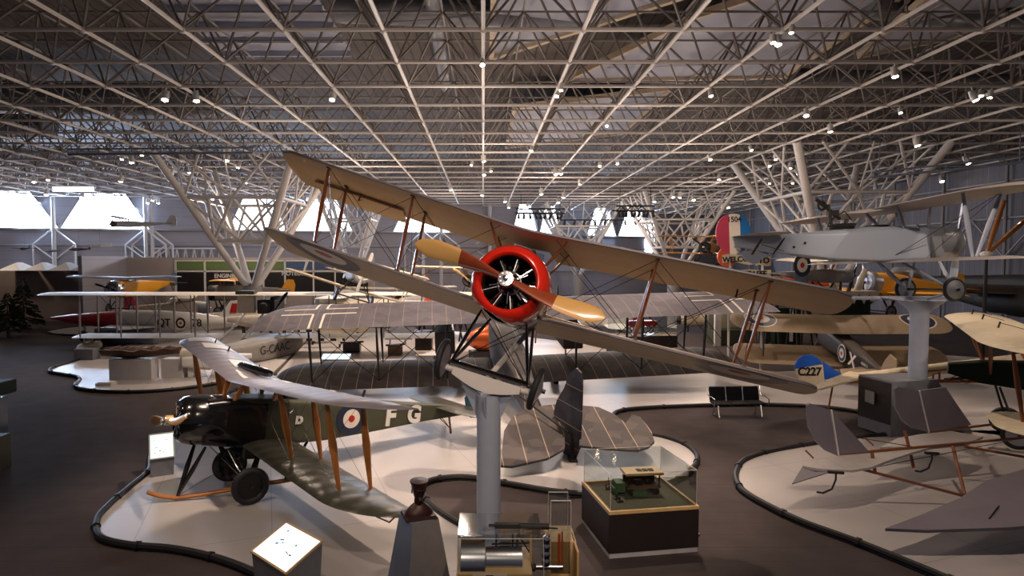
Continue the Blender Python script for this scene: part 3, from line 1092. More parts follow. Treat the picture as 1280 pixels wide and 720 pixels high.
# thin olive top skin
WLl, wl1 = hero_wing('lower_wing', yu - stg, zu - gp, dl, None, -4.75, -0.36, True, False, 1)
WLr, wl2 = hero_wing('lower_wing', yu - stg, zu - gp, dl, None, 0.36, 4.72, False, True, 1)
for wg, par, sx in ((WU, wu, 1),):
    # drooping aileron on the trailing edge
    x0_, x1_ = sorted((sx * al_in, sx * al_out))
    dr = .20 if sx > 0 else .04
    a = Wing(x0_, x1_, wg.le - 1.10, 0.45, wg.z + .34 * dr - .006, wg.dih, 0.05, 0.02, rle=0, rte=0.0, tipA=sx < 0, tipB=sx > 0, inc=.07 + dr, twist=wg.twist, piv=-.756)
    a.mesh(nx=20).build('aileron', M['linen'], par)
    h = MB(); h.tube((x0_, wg.le - 1.11, wg.z + abs(x0_) * wg.dih - .045), (x1_, wg.le - 1.11, wg.z + abs(x1_) * wg.dih - .045), 0.012, n=6)
    h.build('aileron_hinge', M['strutbrown'], par)
# leading edge darker tape
for wg, par in ((WU, wu), (WLl, wl1), (WLr, wl2)):
    t = MB(); pts = []
    k = 40
    for i in range(k + 1):
        x = wg.xa + (wg.xb - wg.xa) * i / k
        if min(abs(x - wg.xa) if wg.tipA else 9, abs(x - wg.xb) if wg.tipB else 9) < 0.2: continue
        p = wg.P(x, 0.0, 1); pts.append(p + Vector((0, -.005, 0.012)))
    t.path(pts, 0.022, 6); t.build('leading_edge', M['silverdope'], par)
rm = [M['r_ghost'], M['r_white'], M['r_red']]
# roundels on lower wing undersides
WLr.roundel(3.62, WLr.le - .76, (0.70, 0.44, 0.17), [M['r_blue'], M['r_white'], M['r_red']], -1, wl2)
WLl.roundel(-3.62, WLl.le - .76, (0.70, 0.44, 0.17), rm, -1, wl1)
# ---- fuselage
fz = fuselage([(-0.52, 0.555, .555, -.555, 0), (-0.95, 0.53, .56, -.55, .05), (-1.6, 0.44, .56, -.50, .12), (-2.2, 0.38, .50, -.46, .2),
               (-3.2, 0.29, .38, -.34, .2), (-4.4, 0.17, .25, -.14, .2), (-5.4, 0.05, .18, 0.0, .1)], 26)
fb = fz.build('fuselage', M['brownfab'], hero)
pn = fuselage([(-0.50, .565, .565, -.565, 0), (-.93, .54, .57, -.56, .05)], 30, cap=False).build('nose_panel', M['alu'], fb)
# ---- cowl: fat ring
co = MB()
prof = [(0.402, -0.02), (0.400, 0.04), (0.412, 0.085), (0.44, 0.108), (0.475, 0.10), (0.52, 0.06), (0.56, 0.0), (0.588, -0.09), (0.60, -0.22), (0.60, -0.52), (0.58, -0.525)]
co.lathe(prof, (0, 0, 0), (0, 1, 0), 56)
cn = Vector((.30, 0, -.954))
co.v = [tuple(Vector(p) - cn * max(0, Vector(p).dot(cn) - .515)) if True else p for p in co.v]
cowl = co.build('engine_cowl', M['redcowl'], hero)
il = MB(); il.lathe([(.402, -.02), (.402, -.44)], (0, 0, 0), (0, 1, 0), 40); il.build('cowl_lining', M['blackmatt'], cowl)
bk = MB(); bk.lathe([(0.56, -0.45), (0.001, -0.45)], (0, 0, 0), (0, 1, 0), 32); bk.build('firewall', M['blackmatt'], hero)
eng = radial_engine(hero, (0, -0.20, 0), 0.44, 9)
rg = MB()
for i in range(9):
    q = 2 * pi * (i + .5) / 9
    rg.tube((cos(q) * .13, -.05, sin(q) * .13), (cos(q) * .3, -.08, sin(q) * .3), .014, n=6)
rg.torus((0, -.07, 0), (0, 1, 0), .17, .02, 24, 8)
rg.build('induction_pipe', M['chrome'], eng)
b = MB(); b.lathe([(0.001, -.1), (0.09, -.1), (.09, .17), (.07, .2), (.001, .2)], (0, 0, 0), (0, 1, 0), 16); b.build('crankshaft', M['gunmetal'], eng)
propeller(hero, (0, 0.253, 0), radians(6.0), 1.48, 0.30, 0.55, boss=0.115)
# ---- cockpit, guns, windscreen
ck = MB(); ck.torus((0, -1.75, .53), (0, -.2, 1), .24, .035, 20, 8, 1.0); ck.build('cockpit_rim', M['leather'], fb)
for sx in (-.13, .13):
    g_ = MB(); g_.use(0)
    g_.tube((sx, -.55, .64), (sx, -1.35, .64), .045, n=10); g_.box((sx, -1.45, .64), (.09, .3, .13)); g_.tube((sx, -.45, .64), (sx, -.56, .64), .025, n=8)
    g_.tube((sx, -1.0, .64), (sx, -1.0, .52), .02, n=6)
    g_.build('machine_gun', M['blackmatt'], hero)
wsn = MB(); wsn.add([(-.22, -1.45, .6), (.22, -1.45, .6), (.17, -1.55, .85), (-.17, -1.55, .85)], [(0, 1, 2, 3)]); wsn.build('windscreen', M['winglass'], hero)
# ---- cabane struts
for sx in (-1, 1):
    for dy, fy in ((.18, -.62), (.98, -1.30)):
        strut(hero, (sx * .34, fy, .42), WU.surf(sx * .62, yu - dy, -1, 0), .028, M['strutbrown'], 'cabane_strut')
# ---- interplane struts
for sx in (-1, 1):
    wl = WLr if sx > 0 else WLl
    for X in (1.97, 3.54):
        for d in (.17, .97):
            a = WU.surf(sx * X, yu - d, -1, 0); b_ = wl.surf(sx * X, yu - stg - d, 1, 0)
            s_ = strut(hero, a, b_, .030, M['strutbrown'])
            f = MB(); f.box(a, (.06, .1, .03)); f.build('strut_socket', M['gunmetal'], s_)
            f = MB(); f.box(b_, (.06, .1, .03)); f.build('strut_socket', M['gunmetal'], s_)
seg = []
for sx in (-1, 1):
    wl = WLr if sx > 0 else WLl
    for (Xa, Xb) in ((.45, 1.97), (1.97, 3.54)):
        for d in (.2, .9):
            T = lambda X, d=d: WU.surf(sx * X, yu - d, -1, 0)
            L_ = lambda X, d=d: wl.surf(sx * X, yu - stg - d, 1, 0)
            seg += [(T(Xb), L_(Xa)), (T(Xa), L_(Xb))]
    for X in (1.97, 3.54):
        seg += [(WU.surf(sx * X, yu - .17, -1, 0), wl.surf(sx * X, yu - stg - .97, 1, 0)), (WU.surf(sx * X, yu - .97, -1, 0), wl.surf(sx * X, yu - stg - .17, 1, 0))]
wires(hero, seg, .005)
# control horns under the upper ailerons
for sx in (-1, 1):
    h = MB(); p = WU.surf(sx * 3.3, yu - 1.12, -1, 0); h.tube(p, p + Vector((0, .02, -.14)), .014, n=6); h.tube(p + Vector((0, .02, -.13)), p + Vector((0, -.2, -.04)), .006, n=4)
    h.build('control_horn', M['gunmetal'], wu)
# ---- undercarriage
wz, wy, wt = -1.365, -.62, .76
axl = [Vector((s_ * wt, wy, wz)) for s_ in (-1, 1)]
for sx in (-1, 1):
    strut(hero, (sx * .36, -.42, -.46), (sx * .62, wy + .02, wz + .02), .032, M['black'], 'undercarriage_strut')
    strut(hero, (sx * .36, -1.45, -.44), (sx * .62, wy - .02, wz + .02), .032, M['black'], 'undercarriage_strut')
    wh = wheel(hero, (sx * wt, wy, wz), (sx * 1.0, 0, -.06), .34, .05, 'tyre', 'silverdope' if sx > 0 else 'alu', .10)
seg = [((-.36, -.5, -.48), (.6, wy, wz)), ((.36, -.5, -.48), (-.6, wy, wz)), ((-.36, -1.4, -.46), (.6, wy, wz)), ((.36, -1.4, -.46), (-.6, wy, wz))]
wires(hero, seg, .007)
ax = MB(); ax.tube((-wt - .08, wy, wz), (wt + .08, wy, wz), .028, n=10); ax.build('axle', M['blackmatt'], hero)
fr_ = MB(); fr_.tube((-.62, wy, wz + .02), (.62, wy, wz + .02), .045, n=10, asp=2.4, side=(0, 1, 0)); fr_.build('axle_fairing', M['black'], hero)
# ---- tail
TW = Wing(-1.45, 1.45, -4.55, 1.0, .17, 0, .03, .0, rle=.6, rte=.5, rake=.1)
TW.mesh(nx=20).build('tailplane', M['linen'], hero)
rd = MB(); rd.prism([(-.015, -4.7, .22), (-.015, -5.1, .65), (-.015, -5.45, .86), (-.015, -5.75, .75), (-.015, -5.82, .35), (-.015, -5.7, .0), (-.015, -5.42, -.02), (-.015, -5.38, .2)], (.03, 0, 0))
rd.build('rudder', M['linen'], hero)
sk = MB(); sk.path([(0, -5.0, 0.0), (0, -5.2, -.3), (0, -5.5, -.42)], .02, 6); sk.build('tail_skid', M['ash'], hero)

# ---- cradle and post
lw_, rw_ = HM @ Vector((wt, wy, wz)), HM @ Vector((-wt, wy, wz))
upv = (HM.to_3x3() @ Vector((0, 0, 1))).normalized(); fwd = (HM.to_3x3() @ Vector((0, 1, 0))).normalized(); axd = (rw_ - lw_).normalized()
mid = (lw_ + rw_) / 2
post = root('display_post', 'blue-grey steel post and cradle carrying the red-cowled biplane by its axle', 'post', (mid.x, mid.y, 0))
off = Vector((mid.x, mid.y, 0))
c = MB()
for t0, t1, r0, r1 in ((-.80, -.45, .05, .05), (.45, .80, .05, .05)):
    a = mid + axd * t0 - upv * .09; b_ = mid + axd * t1 - upv * .09
    c.tube(a - off, b_ - off, r0, r1, 12)
bt = []
for k in range(17):
    t = -.55 + 1.1 * k / 16
    dep = .11 + .13 * cos(t / .55 * pi / 2)
    o = mid + axd * t - off - upv * .05
    wv = fwd * .09
    bt.append([o - wv, o + wv, o + wv - upv * dep, o - wv - upv * dep])
c.rings(bt, True, True)
crd = c.build('cradle_beam', M['steel'], post, smooth=False, bevel=.008)
ztop = mid.z - .30
tp = MB(); tp.lathe([(.185, 0), (.185, ztop - .02)], (0, 0, 0), (0, 0, 1), 32, cap1=True)
tp.build('post_shaft', M['pedestal'], post)
bs = MB(); bs.lathe([(.42, 0.0), (.42, .03), (.19, .03)], (0, 0, 0), (0, 0, 1), 32, cap0=True)
for q in range(4):
    d_ = Vector((cos(q * pi / 2), sin(q * pi / 2), 0)); s_ = Vector((-d_.y, d_.x, 0)) * .012
    bs.prism([d_ * .18 + Vector((0, 0, .03)) - s_, d_ * .38 + Vector((0, 0, .03)) - s_, d_ * .18 + Vector((0, 0, .3)) - s_], s_ * 2)
bs.build('base_flange', M['pedestal'], post)
gs = MB()
for sgn in (-1, 1):
    h = Vector((axd.x, axd.y, 0)).normalized()
    o0 = h * sgn * .17 + Vector((0, 0, ztop - .42)); o1 = (mid + axd * sgn * .44 - off) - upv * .17; o2 = h * sgn * .12 + Vector((0, 0, ztop - .02))
    s_ = h.cross(Vector((0, 0, 1))) * .012
    gs.prism([o0 - s_, o1 - s_, o2 - s_], s_ * 2)
    h2 = h.cross(Vector((0, 0, 1))).normalized() * sgn
    s2 = h * .012
    gs.prism([h2 * .17 + Vector((0, 0, ztop - .4)) - s2, h2 * .30 + Vector((0, 0, ztop)) - s2, h2 * .1 + Vector((0, 0, ztop)) - s2], s2 * 2)
gs.build('gusset', M['pedestal'], post, smooth=False)
br = MB()
a = HM @ Vector((-.30, -1.55, -.46)) - off
br.tube(mid + axd * .0 - upv * .08 - off, a, .045, .045, 8)
br.build('support_arm', M['steel'], post)

# ============================================================ KHAKI BIPLANE WITH BLACK COWL
AL, AR = (-6.38, 12.66, 1.68), (0.142, -0.007, 2.261)
avro = root('biplane', 'khaki biplane with glossy black cowl and white letters FG, on wheels at lower left', 'aeroplane', AL, AR)
AM = Matrix.Translation(AL) @ Euler(AR).to_matrix().to_4x4(); AI = AM.inverted()
zu, gp, yu, stg, du, dl, ch = 0.78, 1.28, -0.95, 0.32, 0.078, 0.0, 1.28
UA = Wing(-5.5, 5.48, yu, ch, zu + .04, du, .05, .045, rle=1.3, rte=0, rake=.45, undulate=.02, scallop=.01)
ua = UA.mesh(nx=110).build('upper_wing', M['silverdope'], avro)
LA = Wing(-5.5, -.4, yu - stg, ch, zu - gp, dl, .05, .045, rle=1.3, rte=.0, rake=.42, tipB=False, undulate=.03, scallop=.01)
LB = Wing(.4, 5.45, yu - stg, ch, zu - gp, dl, .05, .045, rle=1.3, rte=.0, rake=.42, tipA=False, undulate=.03, scallop=.01)
la = LA.mesh(nx=80).build('lower_wing', M['khakiwing'], avro)
lb = LB.mesh(nx=60).build('lower_wing', M['khakiwing'], avro)
# white patches on the upper wing
for x0_, x1_, a0, a1 in ((4.3, 4.9, .18, .75), (3.3, 4.05, .30, .95), (1.0, 1.9, .35, .8), (-.2, .7, .2, .32), (-1.7, -.1, .55, .75), (-3.6, -2.2, .7, .95)):
    UA.patch([(x0_, yu - a0 * ch), (x1_, yu - a0 * ch - .1), (x1_, yu - a1 * ch), (x0_, yu - a1 * ch + .05)], 1, M['patch'], ua, 'pale_patch')
# fuselage
F_ = fuselage([(-1.0, .44, .50, -.52, .5), (-1.8, .43, .50, -.56, .7), (-3.2, .40, .44, -.50, .8), (-4.6, .33, .38, -.34, .85), (-6.2, .2, .30, -.14, .9), (-7.9, .04, .20, .0, .9)], 28)
fa = F_.build('fuselage', M['greygreen'], avro)
E_ = fuselage([(-.5, .47, .48, -.50, .25), (-1.0, .455, .50, -.54, .55), (-1.75, .445, .44, -.575, .8)], 32)
E_.build('engine_panel', M['black'], avro)
cw = MB(); cw.lathe([(.22, .02), (.30, .07), (.40, .05), (.475, -.04), (.52, -.2), (.53, -.4), (.52, -.75), (.505, -.78)], (0, -.08, 0), (0, 1, 0), 44)
cw.lathe([(.0001, -.06), (.25, -.06)], (0, -.08, 0), (0, 1, 0), 24)
cw.build('engine_cowl', M['black'], avro)
en = radial_engine(avro, (0, -.12, 0), .42, 9, 'rotary_engine')
propeller(avro, (0, .16, 0), radians(-14), 1.3, .26, .35, m_in='prop_tan', m_out='prop_tan', boss=.1, tw=(.95, .5))
# cockpit rims
for y in (-2.35, -3.35):
    m = MB(); m.torus((0, y, .49), (0, 0, 1), .22, .05, 20, 8); m.build('cockpit_rim', M['leather'], fa)
    m = MB(); m.add([(-.2, y + .28, .5), (.2, y + .28, .5), (.16, y + .2, .7), (-.16, y + .2, .7)], [(0, 1, 2, 3)]); m.build('windscreen', M['winglass'], fa)


def side_frame(y, z, hw_extra=0.0, ys=None):
    """on the fuselage side facing the camera (local -X)"""
    import bisect
    tab = [(-1.0, .44), (-1.8, .43), (-3.2, .40), (-4.6, .33), (-6.2, .2), (-7.9, .04)]
    for (ya, ha), (yb, hb) in zip(tab, tab[1:]):
        if ya >= y >= yb:
            t = (ya - y) / (ya - yb); h = ha + (hb - ha) * t; sl = (hb - ha) / (yb - ya); break
    return frame((-h - .004 - hw_extra, y, z), (sl, -1, 0), (0, 0, 1))


def slab(parent, mtx, pts, m_, nm, th=.008):
    o = MB(); o.prism([(x, y, 0) for x, y in pts], (0, 0, th)); o.xf(mtx)
    return o.build(nm, m_, parent, smooth=False)


disc_roundel(fa, side_frame(-3.85, .02, .01), (.40, .23, .085), [M['r_blue'], M['r_white'], M['r_red']])
text_mesh('F', .66, side_frame(-5.0, .02, .012), M['white'], fa, 'fuselage_letter', .004, bold=.03)
text_mesh('G', .60, side_frame(-5.75, .05, .03), M['white'], fa, 'fuselage_letter', .004, bold=.028)
text_mesh('D', .22, side_frame(-2.5, .02, .01), M['white'], fa, 'fuselage_letter', .003, bold=.02)
# struts
for sx in (-1, 1):
    lo = LA if sx < 0 else LB
    for X in (2.09, 4.14):
        for f0, f1 in ((.30, .42), (.98, 1.05)):
            t = UA.surf(sx * X, yu - f0, -1, 0)
            b_ = lo.surf(sx * X, yu - stg - f1, 1, 0)
            s_ = strut(avro, t, b_, .042, M['ash'], chord=1.9, taper=.45)
    for f0, fy in ((.2, -1.0), (1.0, -1.85)):
        strut(avro, (sx * .36, fy, .42), UA.surf(sx * .5, yu - f0, -1, 0), .036, M['ash'], 'cabane_strut', 1.9)
seg = []
for sx in (-1, 1):
    lo = LA if sx < 0 else LB
    for Xa, Xb in ((.5, 2.09), (2.09, 4.14)):
        for d in (.35, 1.0):
            seg += [(UA.surf(sx * Xb, yu - d, -1, 0), lo.surf(sx * Xa, yu - stg - d, 1, 0)), (UA.surf(sx * Xa, yu - d, -1, 0), lo.surf(sx * Xb, yu - stg - d, 1, 0))]
wires(avro, seg, .004)
# aileron horns on the top skin
for x_ in (-4.2, -2.9, .9, 3.2, 4.4):
    h = MB(); p = UA.surf(x_, yu - .95, 1, 0); h.tube(p, p + Vector((0, -.03, .12)), .02, n=6); h.build('control_horn', M['blackmatt'], ua)
# black gravity tank lying on the upper wing centre
tk = MB(); tk.lathe([(.0001, -.72), (.07, -.69), (.095, -.55), (.095, .55), (.06, .68), (.0001, .72)], UA.surf(.45, yu - .7, 1, .07), (1, .18, 0), 16)
tk.build('gravity_tank', M['black'], avro)
# wheels, legs, skid placed from where they stand
wn = AI @ Vector((-4.72, 12.3, .42)); wf = AI @ Vector((-5.68, 13.62, .42))
axv = (wn - wf).normalized()
for p, s_ in ((wn, -1), (wf, 1)):
    wheel(avro, p, axv, .38, .075, 'tyre', 'blackmatt', .05)
    strut(avro, (s_ * .40, -1.0, -.55), p - axv * (.12 * -s_ * -1) * 0 + Vector((0, 0, 0)) - (axv * .14 if s_ < 0 else axv * -.14), .03, M['black'], 'undercarriage_strut')
    strut(avro, (s_ * .40, -1.7, -.6), p - (axv * .14 if s_ < 0 else axv * -.14), .03, M['black'], 'undercarriage_strut')
    bx = MB(); bx.box((s_ * .40, -1.55, -.66), (.16, .42, .24)); bx.build('shock_absorber', M['blackmatt'], avro)
ax = MB(); ax.tube(wn, wf, .03, n=8); ax.build('axle', M['blackmatt'], avro)
sk = MB()
P = [gr(184, 615, .30), gr(200, 620, .18), gr(222, 622, .12), gr(260, 617, .15), gr(310, 608, .22), gr(368, 599, .30)]
sk.path([AI @ p for p in smooth_poly(P, False, 4)], .045, 8); sk.build('landing_skid', M['ash'], avro)
sp = AI @ gr(222, 620, .16); sp2 = AI @ gr(356, 600, .3)
for a in ((-.35, -.55, -.5), (.35, -.55, -.5)):
    strut(avro, a, sp, .024, M['black'], 'skid_strut')
strut(avro, (0, -3.0, -.5), sp2, .02, M['black'], 'skid_strut')
wires(avro, [((-.3, -.6, -.45), wf), ((.3, -.6, -.45), wn), (sp, wn), (sp, wf)], .006)
# exhaust and pitot bits
m = MB(); m.tube((-.5, -2.3, .28), (-.75, -2.1, .24), .018, n=6); m.tube((-.5, -2.0, .22), (-.72, -2.05, .2), .014, n=6); m.build('pitot_probe', M['chrome'], avro)
# tail
T_ = Wing(-1.7, 1.7, -6.5, 1.25, .22, 0, .03, 0, rle=.8, rte=.5, rake=.1); T_.mesh(nx=24).build('tailplane', M['khakiwing'], avro)
m = MB(); m.prism([(-.015, -7.75, .0), (-.015, -7.6, .45), (-.015, -7.8, .72), (-.015, -8.15, .74), (-.015, -8.42, .5), (-.015, -8.42, .12), (-.015, -8.2, -.12), (-.015, -7.9, -.12)], (.03, 0, 0))
m.build('rudder', M['bluedome'], avro)
m = MB(); m.tube((0, -7.1, .0), (0, -7.25, -.55), .03, n=6); m.tube((-.12, -6.7, -.0), (0, -7.2, -.4), .012, n=6); m.tube((.12, -6.7, -.0), (0, -7.2, -.4), .012, n=6); m.build('tail_skid', M['strutbrown'], avro)
m = MB(); p = LA.surf(-5.0, yu - stg - .9, -1, 0)
m.path([p + Vector((.25, .15, 0)), p + Vector((.15, .1, -.2)), p + Vector((-.1, 0, -.22)), p + Vector((-.25, -.1, 0))], .015, 6); m.build('wingtip_skid', M['strutbrown'], avro)

# ============================================================ SILVER BIPLANE WITH TRICOLOUR RUDDER
NL, NR = (13.063, 17.24, 5.475), (0.029, -0.04, -1.49)
nie = root('biplane', 'silver slab-sided biplane with red, white and blue rudder raised on a post at right', 'aeroplane', NL, NR)
NM = Matrix.Translation(NL) @ Euler(NR).to_matrix().to_4x4()
F_ = fuselage([(-.62, .43, .43, -.43, .55), (-1.0, .43, .43, -.43, .95), (-2.4, .42, .42, -.45, .97), (-3.6, .34, .36, -.36, .97), (-5.0, .2, .35, -.15, .97), (-6.3, .04, .34, .06, .9)], 28)
fn = F_.build('fuselage', M['bluealu'], nie)
t_ = fuselage([(-1.3, .3, .5, .3, 0), (-2.2, .36, .54, .3, 0), (-3.6, .28, .45, .28, 0), (-5.6, .1, .3, .2, 0)], 20).build('turtle_deck', M['bluealu'], nie)
cw = MB(); cw.lathe([(.20, .08), (.30, .12), (.40, .08), (.46, -.02), (.475, -.3), (.47, -.64)], (0, 0, 0), (0, 1, 0), 40)
cw.lathe([(.0001, .02), (.22, .02)], (0, 0, 0), (0, 1, 0), 20); cw.build('engine_cowl', M['alu'], nie)
radial_engine(nie, (0, -.02, 0), .36, 9)
pn = fuselage([(-.6, .44, .44, -.44, .6), (-.98, .436, .436, -.436, .95)], 28, cap=False).build('nose_panel', M['rivet'], nie)
propeller(nie, (0, .2, 0), radians(78), 1.25, .2, .6, m_in='alu', m_out='bluealu', boss=.09, tw=(.8, .3))
WN = Wing(-4.64, 4.3, -.97, 1.75, .93, .018, .045, .05, rle=.35, rte=1.2, rake=-.25, cut=(.5, .5)); wn_ = WN.mesh(nx=60).build('upper_wing', M['nieuwing'], nie)
WNa = Wing(.4, 3.75, -1.32 - .0, 1.0, -.50, -.01, .05, .045, rle=.3, rte=.9, rake=-.2, tipA=False); a_ = WNa.mesh(nx=30).build('lower_wing', M['nieuwing'], nie)
WNb = Wing(-3.75, -.4, -1.32 - .0, .92, -.50, .018, .05, .045, rle=.3, rte=.9, rake=-.2, tipB=False); b2_ = WNb.mesh(nx=30).build('lower_wing', M['nieuwing'], nie)
for sx in (-1, 1):
    wl = WNa if sx > 0 else WNb
    for f0, fy in ((.15, -1.0), (1.1, -1.7)):
        strut(nie, (sx * .4, fy, .42), WN.surf(sx * .62, -.97 - f0, -1, 0), .03, M['pedestal'], 'cabane_strut')
    strut(nie, WN.surf(sx * 2.7, -1.15, -1, 0), wl.surf(sx * 2.6, -1.7, 1, 0), .035, M['pedestal'])
    strut(nie, WN.surf(sx * 2.7, -2.1, -1, 0), wl.surf(sx * 2.6, -1.8, 1, 0), .035, M['pedestal'])
    wheel(nie, (sx * .85, -.70, -1.27), (sx, 0, 0), .33, .05, 'tyre', 'alu', .1)
    strut(nie, (sx * .4, -.75, -.42), (sx * .78, -.68, -1.25), .03, M['pedestal'], 'undercarriage_strut')
    strut(nie, (sx * .4, -1.9, -.44), (sx * .78, -.75, -1.25), .03, M['pedestal'], 'undercarriage_strut')
ax = MB(); ax.tube((-.9, -.7, -1.27), (.9, -.7, -1.27), .028, n=8); ax.build('axle', M['blackmatt'], nie)
for y in (-2.2, -3.2):
    m = MB(); m.torus((0, y, .5), (0, 0, 1), .27, .045, 22, 8); m.build('cockpit_rim', M['leather'], fn)
m = MB(); m.torus((0, -3.2, .58), (0, 0, 1), .33, .025, 24, 6); m.tube((0, -3.5, .58), (.05, -3.6, 1.15), .04, n=8); m.tube((.0, -3.25, .75), (.05, -3.95, 1.3), .045, n=8)
m.box((0, -3.45, .92), (.12, .3, .14)); m.torus((0, -3.75, 1.12), (1, 0, 0), .11, .035, 16, 6); m.path([(0, -2.9, .7), (0, -3.1, .95), (0, -3.4, .8), (0, -3.6, .6)], .02, 6)
m.build('machine_gun', M['blackmatt'], nie)
m = MB(); m.add([(-.24, -1.95, .5), (.24, -1.95, .5), (.2, -2.05, .8), (-.2, -2.05, .8)], [(0, 1, 2, 3)]); m.build('windscreen', M['winglass'], fn)
# tail
m = MB()


def lobe(mb, ya, yb, yc, zc, ry, rz, x=.02):
    """slice of the rounded rudder between ya and yb"""
    k = 10
    up_, dn = [], []
    for i in range(k + 1):
        y = ya + (yb - ya) * i / k
        q = max(0, 1 - abs((y - yc) / ry) ** 2.4)
        up_.append(Vector((-x, y, zc + rz * q ** .5))); dn.append(Vector((-x, y, zc - rz * .95 * q ** .6)))
    mb.prism(up_ + dn[::-1], (2 * x, 0, 0))


yc = -6.30
ZR = .40
for (ya, yb, mm) in ((yc - .49, yc - .12, 'frred'), (yc - .12, yc + .19, 'r_white'), (yc + .19, yc + .5, 'frblue')):
    m = MB(); lobe(m, ya, yb, yc, ZR, .495, .56); m.build('rudder' if mm == 'r_white' else 'rudder_stripe', M[mm], nie, smooth=False)
text_mesh('1504', .2, frame((.026, yc + .03, .80), (0, 1, 0), (0, 0, 1)), M['blackmatt'], nie, 'rudder_number', .003, bold=.004)
Wt = Wing(-1.4, 1.4, -5.1, 1.25, .34, 0, .03, 0, rle=.9, rte=.4, rake=.15); Wt.mesh(nx=24).build('tailplane', M['nieuwing'], nie)
for y in (-5.35, -5.95):
    strut(nie, (.12, y + .1, -.16), (1.0, y - .1, .2), .018, M['blackmatt'], 'tail_strut'); strut(nie, (-.12, y + .1, -.16), (-1.0, y - .1, .2), .018, M['blackmatt'], 'tail_strut')
m = MB(); m.prism([(-.02, -5.3, -.18), (-.02, -6.2, -.02), (-.02, -6.0, -.3), (-.02, -5.75, -.42)], (.04, 0, 0)); m.build('tail_skid_fin', M['bluealu'], nie)
for dy, dz in ((-4.75, .0), (-4.45, .1)):
    m = MB(); m.lathe([(.0001, .015), (.035, .01), (.035, 0)], (.235 + (dy + 5.0) * .1, dy, dz), (1, 0, 0), 12); m.build('inspection_cap', M['blackmatt'], fn)
wires(nie, [((.43, -2.0, -.3), (.43, -1.1, -.05)), ((.43, -2.0, -.3), WN.surf(2.7, -1.2, -1, 0)), (WN.surf(2.7, -1.2, -1, 0), (.43, -1.1, -.4)), ((.22, -5.0, -.1), (.14, -5.6, .1))], .007)
# post and plinth
wl_, wr_ = NM @ Vector((-.85, -.7, -1.27)), NM @ Vector((.85, -.7, -1.27))
pc = at(1147, 470, 17.65)
PXp, PYp = pc.x, 17.65
npost = root('display_post', 'blue-grey post standing on a sloping plinth, carrying the silver biplane', 'post', (PXp, PYp, 1.80))
m = MB(); m.lathe([(.235, -.2), (.235, 1.66), (.30, 1.78), (.60, 2.04), (.60, 2.07), (.001, 2.07)], (0, 0, 0), (0, 0, 1), 32); m.build('post_shaft', M['pedestal'], npost)
m = MB()
R_ = []
for k in range(15):
    t = -1 + 2 * k / 14
    wd = .16; dp = .05 + .1 * (1 - t * t)
    cx_, cy_ = t * 1.05, 0
    R_.append([Vector((cx_, -wd, 2.16)), Vector((cx_, wd, 2.16)), Vector((cx_, wd, 2.16 - dp)), Vector((cx_, -wd, 2.16 - dp))])
m.rings(R_, True, True)
m.tube((-2.15, .25, 2.10), (-.2, .1, 2.10), .05, .07, 8); m.tube((-2.1, .25, 2.08), (-2.1, .25, 1.85), .05, n=8)
m.build('cradle_beam', M['pedestal'], npost, smooth=False)
# cradle chairs under the wheels
m = MB()
for p in (wl_, wr_):
    q = p - Vector((PXp, PYp, 1.8)); m.tube((max(-.9, min(.9, q.x)), q.y * .3, 2.12), (q.x, q.y, q.z - .06), .04, .04, 8)
m.build('support_arm', M['pedestal'], npost)
# plinth: wedge with recessed dark long side
pl = root('plinth', 'grey wedge-shaped plinth with dark side panel under the silver biplane post', 'plinth', (0, 0, 0))
A0, A1 = gr(1084, 538, .05), gr(1119, 549, .05)
bot = [gr(1084, 538, .05), gr(1119, 549, .05), gr(1212, 537, .05), gr(1180, 515, .05)]
m = MB()
top = [Vector((11.16, 18.15, 1.61)), Vector((11.37, 17.0, 1.61)), Vector((12.85, 17.3, 1.61)), Vector((12.75, 18.4, 1.61))]
z0 = .05
B_ = [Vector((11.16, 18.15, z0)), Vector((11.37, 17.0, z0)), Vector((14.1, 17.55, z0)), Vector((14.0, 18.65, z0))]
m.rings([B_, top], False, True); m.build('body', M['greysteel'], pl, smooth=False)
m = MB()
q = [B_[0].lerp(top[0], .22), B_[1].lerp(top[1], .22), B_[1].lerp(top[1], .97), B_[0].lerp(top[0], .97)]
m.prism([p + Vector((-.012, 0, 0)) for p in q], (.01, 0, 0)); m.build('side_panel', M['case'], pl, smooth=False)
m = MB(); c0 = q[0].lerp(q[1], .35).lerp(q[3].lerp(q[2], .35), .55); m.box(c0 + Vector((-.03, 0, 0)), (.02, .5, .35)); m.build('notice', M['greygrain'], pl, smooth=False)

# ============================================================ CAMOUFLAGED BOMBER
bomb = root('bomber_biplane', 'huge dark camouflaged twin-engined biplane with white-edged crosses, seen from its tail', 'aeroplane', (.9, 25.0, 1.0), (.12, -.03, .075))
UB = Wing(-9.25, 9.9, 0, 2.9, 2.45, 0, .05, .04, rle=1.4, rte=0, rake=.2, inc=.10, tipA=True, tipB=True)
UB.rle = 1.5
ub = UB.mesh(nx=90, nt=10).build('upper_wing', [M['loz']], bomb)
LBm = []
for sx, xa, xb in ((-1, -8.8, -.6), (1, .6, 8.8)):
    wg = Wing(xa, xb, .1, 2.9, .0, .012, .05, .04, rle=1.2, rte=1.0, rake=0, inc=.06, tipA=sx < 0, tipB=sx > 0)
    LBm.append((wg, wg.mesh(nx=60, nt=8).build('lower_wing', M['loz2'], bomb)))


